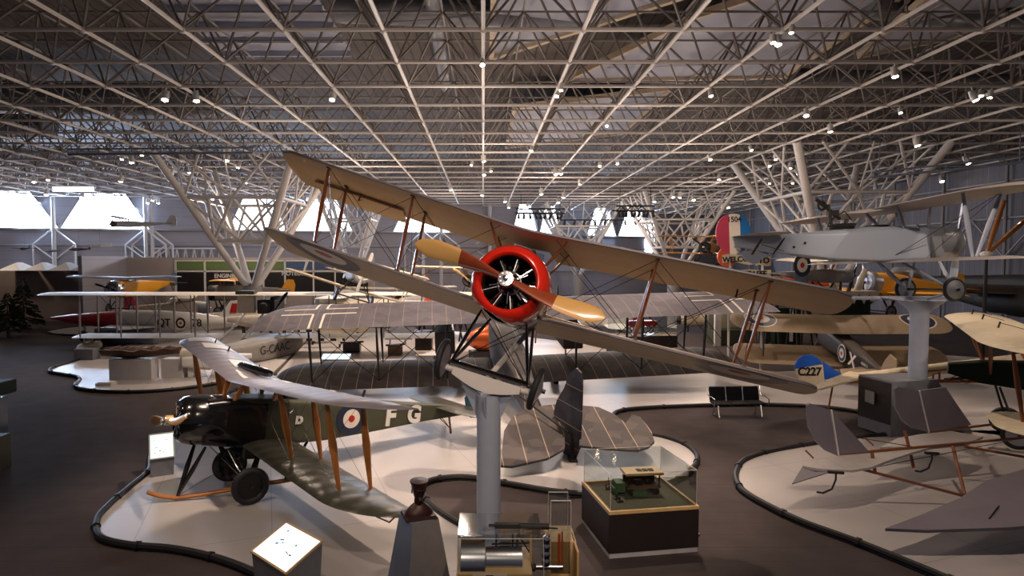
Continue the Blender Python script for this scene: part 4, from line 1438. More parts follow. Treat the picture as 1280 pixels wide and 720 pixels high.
def cross(wg, cx, cy, par, L=1.05, W_=.20, e=.04):
    for (a, b) in ((1, 0), (0, 1)):
        for sg in (-1, 1):
            for s2 in (-1, 1):
                # white edge lines of one arm
                if a:
                    pts = [(cx + sg * W_, cy + s2 * .27 - e), (cx + sg * L, cy + s2 * .27 - e), (cx + sg * L, cy + s2 * .27 + e), (cx + sg * W_, cy + s2 * .27 + e)]
                else:
                    pts = [(cx + s2 * W_ - e, cy + sg * .27), (cx + s2 * W_ - e, cy + sg * L), (cx + s2 * W_ + e, cy + sg * L), (cx + s2 * W_ + e, cy + sg * .27)]
                wg.patch(pts, 1, M['r_white'], par, 'cross_marking', 3)


cross(UB, -7.0, -1.5, ub, 1.35)
cross(UB, 8.3, -1.5, ub, 1.35)
for sx, (wl, o) in ((-1, LBm[0]), (1, LBm[1])):
    for X in (2.4, 4.9, 7.3):
        for d in (.55, 2.4):
            strut(bomb, UB.surf(sx * X, -d, -1, 0), wl.surf(sx * X, -d + .1, 1, 0), .05, M['blackmatt'], 'interplane_strut', 1.6)
seg = []
for sx, (wl, o) in ((-1, LBm[0]), (1, LBm[1])):
    for Xa, Xb in ((2.4, 4.9), (4.9, 7.3)):
        for d in (.55, 2.4):
            seg += [(UB.surf(sx * Xb, -d, -1, 0), wl.surf(sx * Xa, -d + .1, 1, 0)), (UB.surf(sx * Xa, -d, -1, 0), wl.surf(sx * Xb, -d + .1, 1, 0))]
wires(bomb, seg, .014, 'blackmatt')
F_ = fuselage([(2.6, .3, .9, .0, .3), (2.0, .5, 1.1, -.2, .6), (.5, .55, 1.15, -.25, .8), (-2.5, .5, 1.1, -.1, .8), (-5.5, .3, .95, .2, .8), (-8.6, .06, .75, .4, .8)], 24)
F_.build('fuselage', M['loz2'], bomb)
for sx in (-1, 1):
    e = MB(); e.box((sx * 2.45, -.6, 1.15), (.75, 2.1, .85)); e.lathe([(.3, 0), (.3, .3), (.0001, .45)], (sx * 2.45, .45, 1.15), (0, 1, 0), 16)
    n_ = e.build('engine_nacelle', M['blackmatt'], bomb, smooth=False, bevel=.04)
    r_ = MB()
    for k in range(6): r_.tube((sx * 2.45 + .1, -1.5 + k * .3, 1.6), (sx * 2.45 + .1, -1.5 + k * .3, 1.95), .07, n=8)
    r_.tube((sx * 2.45 + .3, -1.7, 1.6), (sx * 2.45 + .3, .2, 1.65), .06, n=8)
    r_.build('cylinder_bank', M['gunmetal'], n_)
    for k in (-.5, .5):
        m = MB(); m.torus((sx * 2.45 + k, -.4, -.72), (1, 0, 0), .40, .1, 24, 10); m.lathe([(.34, -.05), (.34, .05), (.0001, .05)], (sx * 2.45 + k, -.4, -.72), (1, 0, 0), 16); m.build('wheel', M['tyre'], bomb)
        strut(bomb, (sx * 2.45 + k * .5, .2, .0), (sx * 2.45 + k, -.4, -.72), .035, M['blackmatt'], 'undercarriage_strut', 1.3)
        strut(bomb, (sx * 2.45 + k * .5, -1.4, .0), (sx * 2.45 + k, -.4, -.72), .035, M['blackmatt'], 'undercarriage_strut', 1.3)
    m = MB(); m.tube((sx * 2.45 - .6, -.4, -.72), (sx * 2.45 + .6, -.4, -.72), .04, n=8); m.build('axle', M['blackmatt'], bomb)
# louvred steps panel and small truck by the tail
# tail built where it stands
BI = (Matrix.Translation((.9, 25.0, 1.0)) @ Euler((.12, -.03, .075)).to_matrix().to_4x4()).inverted()


def worldpoly(pts, Y0, z_or_plane):
    pass


def tail_plate(name, pts, th, mt, parent, inv):
    m = MB(); P = [inv @ p for p in pts]
    nrm = (P[1] - P[0]).cross(P[2] - P[0]).normalized()
    m.prism([p - nrm * th / 2 for p in P], nrm * th)
    return m.build(name, mt, parent, smooth=False)


def stab(px, py):
    """point on the raked tailplane: z falls towards the camera"""
    # plane z = .4 + .25*(Y-14.2)
    d = ray(px, py); o = Vector((0, 0, CAMZ))
    t = (.4 - .25 * 14.2 - CAMZ) / (d.z - .25 * d.y)
    return o + d * t


L_ = [(700, 486), (672, 480), (655, 498), (643, 520), (630, 540), (626, 583), (640, 584), (684, 574), (706, 560)]
R_ = [(727, 508), (748, 510), (768, 519), (785, 532), (786, 519), (800, 522), (814, 540), (818, 553), (810, 560), (797, 564), (760, 562), (724, 558)]
R_[3:5] = [(782, 530), (790, 519)]
tail_plate('tailplane', [stab(*p) for p in [(706, 505), (680, 508), (655, 512), (640, 523), (630, 540), (626, 583), (640, 584), (684, 574), (706, 562)]], .06, M['loz2'], bomb, BI)
tail_plate('tailplane', [stab(*p) for p in R_], .06, M['loz2'], bomb, BI)
ry = 15.2
rp = [(721, 460), (727, 466), (728, 483), (727, 520), (725, 560), (718, 577), (708, 571), (702, 560), (694, 530), (693, 515), (697, 500), (706, 485), (712, 468)]
rpts = []
for px, py in rp:
    # rudder plane runs fore and aft, slightly turned
    d = ray(px, py)
    # plane through (2.35,15.2) with direction (-.22,.975)
    n_ = Vector((.90, .43, 0)).normalized(); p0 = Vector((2.35, 15.0, 0))
    t = (p0 - Vector((0, 0, CAMZ))).dot(n_) / d.dot(n_)
    rpts.append(Vector((0, 0, CAMZ)) + d * t)
tail_plate('rudder', rpts, .05, M['rudder_loz'], bomb, BI)
m = MB(); a = BI @ Vector((2.2, 15.3, .7)); b_ = BI @ Vector((2.2, 15.0, .08)); m.tube(a, b_, .06, .04, 8); m.box(b_, (.2, .3, .08)); m.tube(BI @ Vector((1.0, 16.6, 1.3)), BI @ Vector((2.1, 15.0, .75)), .03, n=6); m.build('tail_skid', M['blackmatt'], bomb)
m = MB(); m.tube(BI @ at(640, 430, 19), BI @ at(700, 560, 15.6), .03, n=6)
m.build('rear_boom_rib', M['blackmatt'], bomb)

# ============================================================ TWIN-BOOM TAIL AT RIGHT
fm = root('pusher_biplane_tail', 'open twin-boom pusher tail with two grey rudders on the right-hand platform', 'aeroplane', (10, 14, .06))
FI = Matrix.Translation((-10, -14, -.06))


def on_z(pts, z): return [gr(x, y, z) for x, y in pts]


def on_line(pts, p0, p1):
    """vertical plane through two ground points"""
    n_ = (p1 - p0).cross(Vector((0, 0, 1))).normalized(); r = []
    for x, y in pts:
        d = ray(x, y); t = (p0 - Vector((0, 0, CAMZ))).dot(n_) / d.dot(n_); r.append(Vector((0, 0, CAMZ)) + d * t)
    return r


zb = .92
g1a, g1b = gr(1046, 568, zb), gr(1282, 547, zb)
g2a, g2b = gr(1160, 540, zb), gr(1282, 526, zb)
for pts, ga, gb in (([(1008, 506), (1012, 504), (1037, 512), (1055, 531), (1087, 566), (1045, 569), (1031, 563), (1019, 551), (1010, 533)], g1a, g1b),
                    ([(1117, 486), (1122, 483), (1148, 488), (1181, 484), (1195, 505), (1213, 531), (1160, 540), (1140, 535), (1128, 526), (1118, 508)], g2a, g2b)):
    P = on_line(pts, ga, gb)
    r_ = tail_plate('rudder', P, .05, M['silverdope'], fm, FI)
    post_top, post_bot = on_line([(1038, 512) if pts[0][0] < 1100 else (1148, 488), (1047, 568) if pts[0][0] < 1100 else (1160, 540)], ga, gb)
    m = MB(); m.tube(FI @ post_top + Vector((0, -.03, 0)), FI @ post_bot + Vector((0, -.03, 0)), .022, n=6); m.build('rudder_post', M['white'], r_)
for pts, nm in (([(1003, 584), (1022, 577), (1045, 572), (1091, 566), (1134, 560), (1165, 560), (1140, 567), (1113, 576), (1090, 585), (1067, 589), (1042, 588.5), (1020, 587)], 'tailplane'),
                ([(1100, 560), (1122, 549), (1150, 544), (1189, 540), (1229, 547), (1207, 556), (1165, 560)], 'tailplane')):
    tail_plate(nm, on_z(pts, zb - .05), .05, M['nieuwing'], fm, FI)
a, b_, c_ = gr(1003, 584, zb - .06), gr(1043, 588.5, zb - .06), gr(990, 605, .62)
tail_plate('elevator', [a, b_, c_], .03, M['silverdope'], fm, FI)
for p, q, r_ in ((g1a, g1b, .03), (g2a, g2b, .03), (gr(1079, 587, .78), gr(1236, 628, .12), .03), (gr(1206, 558, .9), gr(1290, 573, .75), .03)):
    m = MB(); m.tube(FI @ p, FI @ q, r_, n=8); m.build('tail_boom', M['strutbrown'], fm)
ab = g2a.lerp(g2b, .26)
for p, q in ((gr(1131, 538, 1.25), gr(1142, 585, .5)), (gr(1191, 558, .92), gr(1206, 618, .14)), (gr(1090, 566, 1.0), gr(1094, 592, .6))):
    m = MB(); m.tube(FI @ p, FI @ q, .035, n=8); m.build('boom_strut', M['strutbrown'], fm)
for ox in ((1045, 590), (1165, 566)):
    p = FI @ gr(ox[0], ox[1], .85)
    m = MB(); m.path([p, p + Vector((0, 0, -.15)), p + Vector((-.1, -.05, -.32)), p + Vector((-.3, -.1, -.38)), p + Vector((-.42, -.1, -.36))], .02, 6); m.tube(p + Vector((-.15, 0, 0)), p + Vector((.15, 0, -.02)), .03, n=6); m.build('tail_skid', M['blackmatt'], fm)
wires(fm, [(FI @ on_line([(1030, 540)], g1a, g1b)[0], FI @ g1a.lerp(g1b, .4)), (FI @ gr(1079, 587, .78), FI @ g1b)], .008)
for px, py in ((1017, 573), (1078, 556), (1092, 557)):
    p = FI @ gr(px, py, zb); m = MB(); m.tube(p, p + Vector((-.12, .1, .14)), .018, n=6); m.build('control_horn', M['strutbrown'], fm)
# grey wing tip entering low at right
gwt = root('wing_panel', 'dark grey fabric wing tip reaching in low over the platform from the right edge', 'wing', (9, 11, .06))
m = MB()
P = [Vector((6.75, 10.15, .50)), Vector((7.6, 10.55, .55)), Vector((8.8, 11.2, .60)), Vector((9.9, 11.95, .66)), (Vector((15.0, 14.2, .85))), Vector((15.0, 12.2, .8)), Vector((10.5, 10.35, .58)), Vector((8.8, 10.12, .53)), Vector((7.4, 10.08, .5))]
m.prism([p - Vector((9, 11, .06)) for p in P], (0, 0, -.05)); m.build('wing_surface', M['silverdope'], gwt, smooth=False)
m = MB(); m.tube((2.5, .2, .58), (2.5, .2, 0), .05, n=8); m.tube((4.5, 2.0, .7), (4.5, 2.0, 0), .05, n=8); m.build('trestle_leg', M['blackmatt'], gwt)
m = MB(); m.tube((-.3, -.6, .50), (.2, -.2, .56), .012, n=5); m.tube((1.1, -.3, .56), (1.9, .3, .6), .012, n=5); m.build('control_cable', M['blackmatt'], gwt)

# ============================================================ generic aircraft for the rest of the hall


def plane(name, label, loc, rot, span=8.5, length=6.5, chord=1.4, gap=1.4, biplane=True, fus='cream', wing='cream', tail=None, cowl='alu', wz=.75, ang=30, hw=.38, hh=.42, bays=1,
          strutm='ash', prop='prop_tan', round_=.2, gear=True, high=False, low=False, group=None, nb=2, sq=.5, fin=True, wheelr=.33, cowlr=None, stagger=.3, dih=.03, nose=.0, category='aeroplane', canopy=False, tap=0, inc=0):
    r = root(name, label, category, loc, rot, group)
    L = length
    secs = [(-.3 + nose, hw * .9, hh * .95, -hh * .95, round_), (-.9, hw, hh, -hh, sq), (-.3 * L, hw, hh, -hh, sq), (-.55 * L, hw * .75, hh * .8, -hh * .65, sq), (-.8 * L, hw * .38, hh * .62, -hh * .1, sq), (-L, .03, hh * .5, hh * .15, sq)]
    f = fuselage(secs, 20).build('fuselage', M[fus], r)
    cr = cowlr or hh * 1.02
    c = MB(); c.lathe([(cr * .4, .05), (cr * .75, .08), (cr * .95, .0), (cr, -.15), (cr, -.5), (cr * .95, -.52)], (0, 0, 0), (0, 1, 0), 28); c.lathe([(.0001, .0), (cr * .42, .0)], (0, 0, 0), (0, 1, 0), 20)
    c.build('engine_cowl', M[cowl], r)
    propeller(r, (0, .16, 0), radians(ang), span * .145, .18, .5, m_in=prop, m_out=prop, blades=nb, boss=.08)
    y0 = -.7
    if low: zU = -hh * .8
    else: zU = wz if (biplane or high) else 0
    U = Wing(-span / 2, span / 2, y0, chord, zU, dih, .06, .045, rle=.4, rte=.9, rake=.0, sweep=tap, inc=inc, piv=.5)
    u = U.mesh(nx=40, nt=6).build('upper_wing' if biplane else 'wing', M[wing], r)
    Lw = None
    if biplane:
        Lw = Wing(-span / 2 * .97, span / 2 * .97, y0 - stagger, chord, zU - gap, dih, .06, .045, rle=.4, rte=.9, inc=inc, piv=.5)
        Lw.mesh(nx=40, nt=6).build('lower_wing', M[wing], r)
        Xs = [span * .36] if bays == 1 else [span * .2, span * .39]
        for X in Xs:
            for sx in (-1, 1):
                for d in (.15, .75):
                    strut(r, U.surf(sx * X, y0 - d * chord, -1, 0), Lw.surf(sx * X, y0 - stagger - d * chord, 1, 0), .035, M[strutm], 'interplane_strut')
    if biplane or high:
        for sx in (-1, 1):
            for d in (.12, .7):
                strut(r, (sx * hw * .8, y0 - d * chord - .05, hh * .9), U.surf(sx * (hw + .12), y0 - d * chord, -1, 0), .028, M[strutm], 'cabane_strut')
    T = Wing(-span * .17, span * .17, -L * .86, .9, hh * .35, 0, .04, 0, rle=.4, rte=.3); T.mesh(nx=16, nt=5).build('tailplane', M[tail or wing], r)
    m = MB(); z = hh * .3
    m.prism([(-.02, -L * .88, z), (-.02, -L * .93, z + .55), (-.02, -L * .97, z + .85), (-.02, -L - .25, z + .8), (-.02, -L - .38, z + .4), (-.02, -L - .3, z - .2), (-.02, -L * .97, z - .25)], (.04, 0, 0))
    fn_ = m.build('rudder', M[tail or wing], r, smooth=False)
    if gear:
        gz = -hh - .75
        for sx in (-1, 1):
            wheel(r, (sx * .8, y0 - .1, gz), (sx, 0, 0), wheelr, .06, 'tyre', 'alu', .05)
            strut(r, (sx * hw * .8, y0 + .2, -hh * .8), (sx * .72, y0 - .1, gz), .03, M['blackmatt'], 'undercarriage_strut')
            strut(r, (sx * hw * .8, y0 - .8, -hh * .8), (sx * .72, y0 - .1, gz), .03, M['blackmatt'], 'undercarriage_strut')
        a_ = MB(); a_.tube((-.8, y0 - .1, gz), (.8, y0 - .1, gz), .03, n=8); a_.build('axle', M['blackmatt'], r)
        s_ = MB(); s_.tube((0, -L * .93, 0), (0, -L * .97, -.4), .03, n=6); s_.build('tail_skid', M['blackmatt'], r)
    if canopy:
        c = fuselage([(-1.3, .05, hh + .05, hh - .1, 0), (-1.8, hw * .7, hh + .38, hh - .1, 0), (-2.8, hw * .7, hh + .4, hh - .1, 0), (-3.4, .05, hh + .05, hh - .1, 0)], 16).build('canopy', M['alu'], r)
    return r, U, Lw, f, u, fn_


RM = [M['r_blue'], M['r_white'], M['r_red']]
# brown biplane with roundels
r, U, Lw, f, u, t = plane('biplane', 'brown biplane with white-ringed roundels on its tan wings, behind the blue tail numbered C227', (15.1, 27.4, 1.9), (.20, 0, -.13), span=8.6, length=6.0, chord=1.7, gap=1.3, inc=.17, fus='darkbrown', wing='tanwing', cowl='black', wz=.72, ang=125, strutm='blackmatt', prop='black', dih=.02)
RW = [M['r_white'], M['r_blue'], M['r_white'], M['r_red']]
for sx in (-1, 1):
    U.roundel(sx * 3.1, -.7 - .78, (.66, .6, .37, .14), RW, 1, u)
disc_roundel(f, frame((-.40, -3.1, 0), (0, -1, 0), (0, 0, 1)), (.36, .32, .20, .08), RW)
text_mesh('X', .7, frame((-.38, -3.95, .0), (.04, -1, 0), (0, 0, 1)), M['r_white'], f, 'fuselage_letter', .004, bold=.02)
text_mesh('N6812', .16, frame((-.27, -4.7, .12), (.08, -1, 0), (0, 0, 1)), M['r_white'], f, 'serial_number', .003)

# ---- uncovered biplane numbered C227: blue and white rudder at left
cb = root('biplane', 'partly uncovered biplane with blue and cream rudder numbered C227', 'aeroplane', (10.7, 19.5, 0))
CI = Matrix.Translation((-10.7, -19.5, 0))
V0, V1 = Vector((9.9, 19.5, 0)), Vector((12.5, 19.75, 0))
rud = [(993, 458), (996, 449), (1004, 444), (1014, 443), (1022, 447), (1026, 455), (1028, 462)]
P = on_line([(993, 457), (997, 449), (1005, 444), (1014, 443), (1024, 449), (1029, 457), (1028, 456)][:6] + [(1028, 455), (994, 461)], V0, V1)
tail_plate('rudder_top', P, .05, M['blue'], cb, CI)
P = on_line([(994, 461), (1028, 455), (1030, 475), (1028, 482), (1012, 486), (1002, 480), (997, 472)], V0, V1)
rr_ = tail_plate('rudder', P, .05, M['cream'], cb, CI)
P = on_line([(1029, 452), (1044, 463), (1055, 469), (1050, 473), (1030, 474)], V0, V1)
tail_plate('fin', P, .05, M['blue'], cb, CI)
c0 = CI @ on_line([(1011, 464.5)], V0, V1)[0]
text_mesh('C227', .36, frame(c0 + Vector((0, -.05, 0)), (1, .1, -.02), (0, 0, 1)), M['blackmatt'], rr_, 'rudder_number', .006, bold=.012)
tail_plate('tailplane', on_z([(1012, 486), (1036, 475), (1062, 465), (1074, 467), (1072, 474), (1050, 480), (1025, 487)], 1.32), .06, M['cream'], cb, CI)
m = MB(); m.tube((.9, .1, 1.25), (7.2, .9, 1.62), .10, .26, 14, 1.0); m.build('turtle_deck', M['cream'], cb)
m = MB()
for z0, z1 in ((1.1, .95), (1.25, 1.75)):
    for dy in (-.25, .25):
        m.tube((.6, .1 + dy * .3, z0), (9.8, 1.1 + dy, z1), .035, n=6)
for k in range(9):
    t = k / 8
    x = .9 + 8.6 * t; y = .15 + .95 * t; h0 = 1.1 - .15 * t; h1 = 1.25 + .5 * t
    for dy in (-.25, .25): m.tube((x, y + dy * (.3 + .7 * t), h0), (x, y + dy * (.3 + .7 * t), h1), .03, n=6)
    m.tube((x, y - .25 * (.3 + .7 * t), h0), (x, y + .25 * (.3 + .7 * t), h0), .025, n=6)
    if k < 8: m.tube((x, y - .2, h0), (x + 1.05, y - .1, h1), .015, n=5)
m.build('fuselage_frame', M['strutbrown'], cb)
m = MB(); m.box((6.2, .75, 1.15), (.55, .4, .3)); m.torus((5.2, .6, 1.2), (0, 1, 0), .22, .05, 20, 6); m.box((7.6, .9, 1.2), (.8, .35, .4)); m.tube((4.4, .5, 1.1), (8, .95, 1.2), .04, n=6); m.build('cockpit_fitting', M['blackmatt'], cb)
m = MB(); m.lathe([(.05, -1.2), (.32, -.9), (.40, 0), (.38, .8), (.25, 1.1)], (8.4, 1.0, 1.85), (1, .1, .06), 20); m.build('engine_cowling', M['dkgreen'], cb)
m = MB(); m.tube((.5, .05, 1.1), (.35, .05, .1), .03, n=6); m.build('tail_skid', M['strutbrown'], cb)
for x_, y_ in ((3.2, .3), (8.9, 1.0)):
    m = MB(); m.tube((x_ - .35, y_, .05), (x_, y_, 1.05), .04, n=6); m.tube((x_ + .35, y_, .05), (x_, y_, 1.05), .04, n=6); m.tube((x_ - .35, y_, .3), (x_ + .35, y_, .3), .03, n=6); m.build('trestle', M['strutbrown'], cb)

# ---- tan-winged biplane entering at the right edge
tw = root('biplane', 'biplane with broad tan upper wing reaching in from the right edge', 'aeroplane', (15.1, 16.0, 3.05), (.05, .0, radians(58)))
TU = Wing(-5.9, 5.3, 2.2, 1.9, 0, .0, .05, .05, rle=2.2, rte=.5, rake=.15); tu = TU.mesh(nx=70).build('upper_wing', M['cream'], tw)
TL = Wing(-5.6, -3.0, 1.9, 1.7, -1.75, .02, .05, .04, rle=.8, rte=1.3); TL.mesh(nx=40).build('lower_wing', M['cream'], tw)
for X in (-4.6, -1.9, 1.6, 3.2):
    for d in (.5, 1.5): strut(tw, TU.surf(X, 2.2 - d, -1, 0), TL.surf(X, 1.9 - d, 1, 0) if X < -3 else ((.3 if X > 0 else -.3), 1.9 - d, -1.2), .024, M['strutbrown'])
fuselage([(2.3, .16, -1.05, -1.35, .3), (1.6, .28, -.9, -1.5, .5), (-1, .40, -.6, -1.6, .7), (-5.5, .06, -.8, -1.1, .7)], 20).build('fuselage', M['dkgreen'], tw)
for X in (-4.9, -1.4, 1.2, 3.3):
    h = MB(); p = TU.surf(X, 1.5, 1, 0); h.tube(p, p + Vector((0, -.03, .16)), .022, n=6); h.tube(p + Vector((0, 0, .14)), p + Vector((.0, -.5, .02)), .008, n=4); h.build('control_horn', M['blackmatt'], tu)
for sx in (-1, 1): wheel(tw, (sx * .9, .8, -2.62), (1, 0, 0), .38, .06)
m = MB(); m.tube((-.9, .8, -2.62), (.9, .8, -2.62), .03, n=8); m.tube((-.4, 1.2, -1.5), (-.8, .8, -2.62), .03, n=6); m.tube((.4, 1.2, -1.5), (.8, .8, -2.62), .03, n=6); m.build('undercarriage', M['blackmatt'], tw)

# ---- flying boat: long narrow-strutted wings across the left
FY = 32.0
fbt = root('flying_boat', 'long-winged silver biplane flying boat with many struts, stretching across the left hall', 'flying boat', (-11.5, FY, 0), (0, 0, 0))
FU = Wing(-11.6, 11.2, 1.2, 1.95, 3.2, .0, .05, .03, rle=.7, rte=.7); fu_ = FU.mesh(nx=60, nt=6).build('upper_wing', M['hullcream'], fbt)
FL = Wing(-9.9, 10.0, 1.2, 1.85, 1.0, .0, .05, .03, rle=.6, rte=.6); FL.mesh(nx=60, nt=6).build('lower_wing', M['hullcream'], fbt)
for X in (-9.2, -8.2, -7.1, -6.1, -5.1, -4.2, -3.3, -2.4, 2.4, 3.6, 4.8, 6.4, 8.2, 9.4):
    strut(fbt, FU.surf(X, 1.0, -1, 0), FL.surf(X, 1.0, 1, 0), .05, M['greygrain'], 'interplane_strut', 1.5)
    if X in (-9.2, -7.1, -5.1, -3.3, 3.6, 6.4, 9.4): strut(fbt, FU.surf(X, -.5, -1, 0), FL.surf(X, -.5, 1, 0), .05, M['greygrain'], 'interplane_strut', 1.5)
wires(fbt, [(FU.surf(a, 1.0, -1, 0), FL.surf(b, 1.0, 1, 0)) for a, b in ((-9.2, -7.1), (-7.1, -5.1), (-5.1, -3.3), (-7.1, -9.2), (-5.1, -7.1), (3.6, 6.4), (6.4, 3.6), (6.4, 9.4), (9.4, 6.4))], .012)
m = MB(); m.box((-.7, -.3, 2.75), (.85, .35, .95)); rdm = m.build('radiator', M['hullcream'], fbt, smooth=False, bevel=.03)
m = MB(); m.box((-.7, -.3, 3.3), (.95, .5, .25)); m.build('radiator_tank', M['greygreen'], rdm, smooth=False)
m = MB(); m.box((.35, .3, 2.6), (.9, 1.6, .7)); m.tube((.6, -.3, 3.0), (.7, .9, 3.0), .12, n=8); m.lathe([(.0001, -.25), (.22, -.2), (.28, 0), (.3, .8)], (.35, -.7, 2.6), (0, 1, 0), 14); m.build('engine', M['blackmatt'], fbt, smooth=False, bevel=.04)
propeller(fbt, (.9, -.9, 2.35), radians(55), 1.25, .22, .6, m_in='black', m_out='black', boss=.1)
for a, b_ in (((-.9, .2, .9), (.0, .4, 2.3)), ((.9, .2, .9), (.3, .4, 2.3)), ((-.9, -.6, .9), (.2, -.4, 2.3)), ((1.3, -.5, .9), (.4, -.4, 2.3)), ((2.2, -.3, .9), (1.4, 0, 1.7)), ((-2.0, -.6, .8), (-.7, -.4, 2.3))):
    strut(fbt, a, b_, .06, M['white'], 'engine_bearer', 1)
h = fuselage([(2.0, .5, 1.0, .2, .2), (1.0, .75, 1.15, .0, .3), (-1.2, .75, 1.1, .0, .3), (-3.0, .6, 1.0, .2, .3), (-3.8, .2, .9, .4, .2)], 20)
hu = h.build('hull', M['hullgrey'], fbt)
hu.rotation_euler = (0, 0, radians(-20)); hu.location = (.6, -.6, 0)
text_mesh('G-CAAC', .6, frame((.80, -.6, .6), (0, 1, 0), (0, 0, 1)), M['blackmatt'], hu, 'registration', .004)
m = MB(); m.box((3.6, -.6, 1.75), (1.6, .12, 1.0)); m.box((5.0, -.5, 1.6), (1.2, .6, .5)); m.build('tail_frame', M['cream'], fbt, smooth=False)
for sx, x_ in ((-1, -9.2), (1, 9.4)):
    m = MB(); m.lathe([(.0001, 1.0), (.2, .8), (.28, .1), (.22, -.7), (.0001, -1.0)], (x_, .2, .45), (0, 1, 0), 14); m.tube((x_, .5, .6), (x_, .5, 1.0), .05, n=6); m.tube((x_, -.2, .6), (x_, -.2, 1.0), .05, n=6); m.build('tip_float', M['hullcream'], fbt)

# ---- silver jet QT 78 with red pointed nose
jt = root('jet_trainer', 'silver jet with long red pointed tip and code QT 78 behind the flying boat wing', 'jet', (-23.3, 37.6, 1.25), (0, 0, radians(-9)))
JB = fuselage([(-0.0, .05, .1, -.0, 0), (-1.5, .32, .30, -.28, 0), (-3.2, .52, .45, -.42, 0), (-5.0, .62, .62, -.6, 0)], 20)
JB2 = fuselage([(-5.0, .62, .62, -.6, 0), (-7.5, .68, .62, -.62, 0), (-10, .55, .5, -.55, 0), (-12.4, .28, .2, -.3, 0)], 20)
yaw = radians(90)
nb_ = JB.build('nose_cone', M['jetred'], jt); nb_.rotation_euler = (0, 0, yaw); nb_.location = (-3.6, 0, .1)
jb = JB2.build('fuselage', M['jetsilver'], jt); jb.rotation_euler = (0, 0, yaw); jb.location = (-3.6, 0, .1)
disc_roundel(jb, frame((-.66, -9.3, -.05), (0, -1, 0), (0, 0, 1)), (.36, .32, .20, .08), [M['r_white'], M['blackmatt'], M['r_white'], M['r_red']])
text_mesh('QT', .62, frame((-.66, -8.2, -.05), (0, -1, 0), (0, 0, 1)), M['blackmatt'], jb, 'fuselage_code', .01, bold=.01)
text_mesh('78', .62, frame((-.62, -10.3, -.05), (.05, -1, 0), (0, 0, 1)), M['blackmatt'], jb, 'fuselage_code', .01, bold=.01)
m = MB(); m.prism([(7.6, -.04, .3), (8.5, -.04, 1.35), (9.1, -.04, 1.4), (9.3, -.04, .3)], (0, .08, 0)); fi = m.build('tail_fin', M['white'], jt, smooth=False)
m = MB(); m.prism([(8.45, -.07, .65), (8.62, -.07, 1.2), (8.95, -.07, 1.2), (8.9, -.07, .65)], (0, .14, 0)); m.build('fin_flash', M['r_red'], fi, smooth=False)
m = MB(); m.prism([(1.0, -.6, -.25), (4.2, -.6, -.25), (3.8, -3.3, -.1), (2.7, -3.3, -.1)], (0, 0, .12)); m.prism([(1.0, .6, -.25), (4.2, .6, -.25), (3.8, 5.4, -.1), (2.7, 5.4, -.1)], (0, 0, .12)); m.build('wing', M['rivet'], jt, smooth=False)
m = MB(); m.box((2.3, -.9, -.75), (4.0, .4, .9)); m.build('engine_intake', M['greysteel'], jt, smooth=False, bevel=.1)
for x_, y_ in ((-1.2, -.2), (1.6, -1.6), (1.6, 1.6), (.4, -1.0)):
    m = MB(); m.torus((x_, y_, -.9), (0, 1, 0), .24, .10, 20, 8); m.lathe([(.18, -.06), (.0001, -.06)], (x_, y_, -.9), (0, 1, 0), 14); m.build('wheel', M['tyre'], jt)
    m = MB(); m.tube((x_, y_ + .15, -.9), (x_, y_ * .8 + .1, -.3), .06, n=8); m.build('wheel_leg', M['alu'], jt)

# ---- wreck, blocks and small hull on the left island
m = MB()
m.box((0, 0, .42), (1.75, .6, .84)); m.box((1.55, .35, .4), (.9, .6, .8))
bl = m.build('display_block', M['steel'], smooth=False); p = gr(168, 473, .05); bl.location = (p.x, p.y, .05)
tag(bl, 'pale stepped block under the wrecked hull on the left island', 'block')
wk = MB(); R_ = []
random.seed(3)
for k in range(13):
    t = k / 12; w_ = .42 * sin(pi * (t * .85 + .12)) + .08; x_ = -1.55 + 3.3 * t
    jag = random.uniform(-.05, .06)
    R_.append([Vector((x_, -w_, .38 + jag)), Vector((x_, -w_ * .5, .08 + abs(t - .4) * .25)), Vector((x_, 0, -.04 + abs(t - .35) * .35)), Vector((x_, w_ * .5, .08 + abs(t - .4) * .25)), Vector((x_, w_, .42 + jag)), Vector((x_, w_ * .8, .42 + jag)), Vector((x_, 0, .12 + abs(t - .35) * .3)), Vector((x_, -w_ * .8, .38 + jag))])
wk.rings(R_, True, True)
for k in range(7): wk.tube((-1.0 + .35 * k, -.34, .42), (-1.0 + .35 * k + random.uniform(-.05, .05), .38, .46), .02, n=5)
o = wk.build('wrecked_hull', M['rust'], smooth=False); o.location = (p.x + .15, p.y + .1, .90)
tag(o, 'broken brown wooden hull fragment resting on pale blocks, left island', 'hull')
m = MB(); m.box((0, 0, .05), (.62, .42, .1)); m.box((0, 0, .12), (.52, .32, .03)); lb_ = m.build('floor_label', M['steel'], smooth=False); q = gr(133, 481, .06); lb_.location = (q.x, q.y, .05); tag(lb_, 'low pale label block on the left island by the curb', 'label')
m = MB(); m.box((0, 0, .3), (.95, .6, .6)); o = m.build('crate', M['greysteel'], smooth=False, bevel=.02); q = gr(109, 449, .05); o.location = (q.x, q.y, 0.0); tag(o, 'grey box standing at the left end of the flying boat wing', 'box')
bt_ = root('boat_hull', 'small silver boat-shaped hull with black letters LN, left of the khaki biplane wing', 'hull', tuple(gr(262, 470, .05)), (0, 0, radians(-75)))
fuselage([(1.7, .1, .9, .7, .2), (1.0, .36, .92, .45, .3), (0, .42, .95, .3, .3), (-1.0, .35, .9, .45, .3)], 18).build('hull', M['white'], bt_)
m = MB(); m.lathe([(.26, -.9), (.26, .9)], (0, -.2, .95), (0, 1, 0), 18, True, True); dk = m.build('deck', M['hullcream'], bt_)
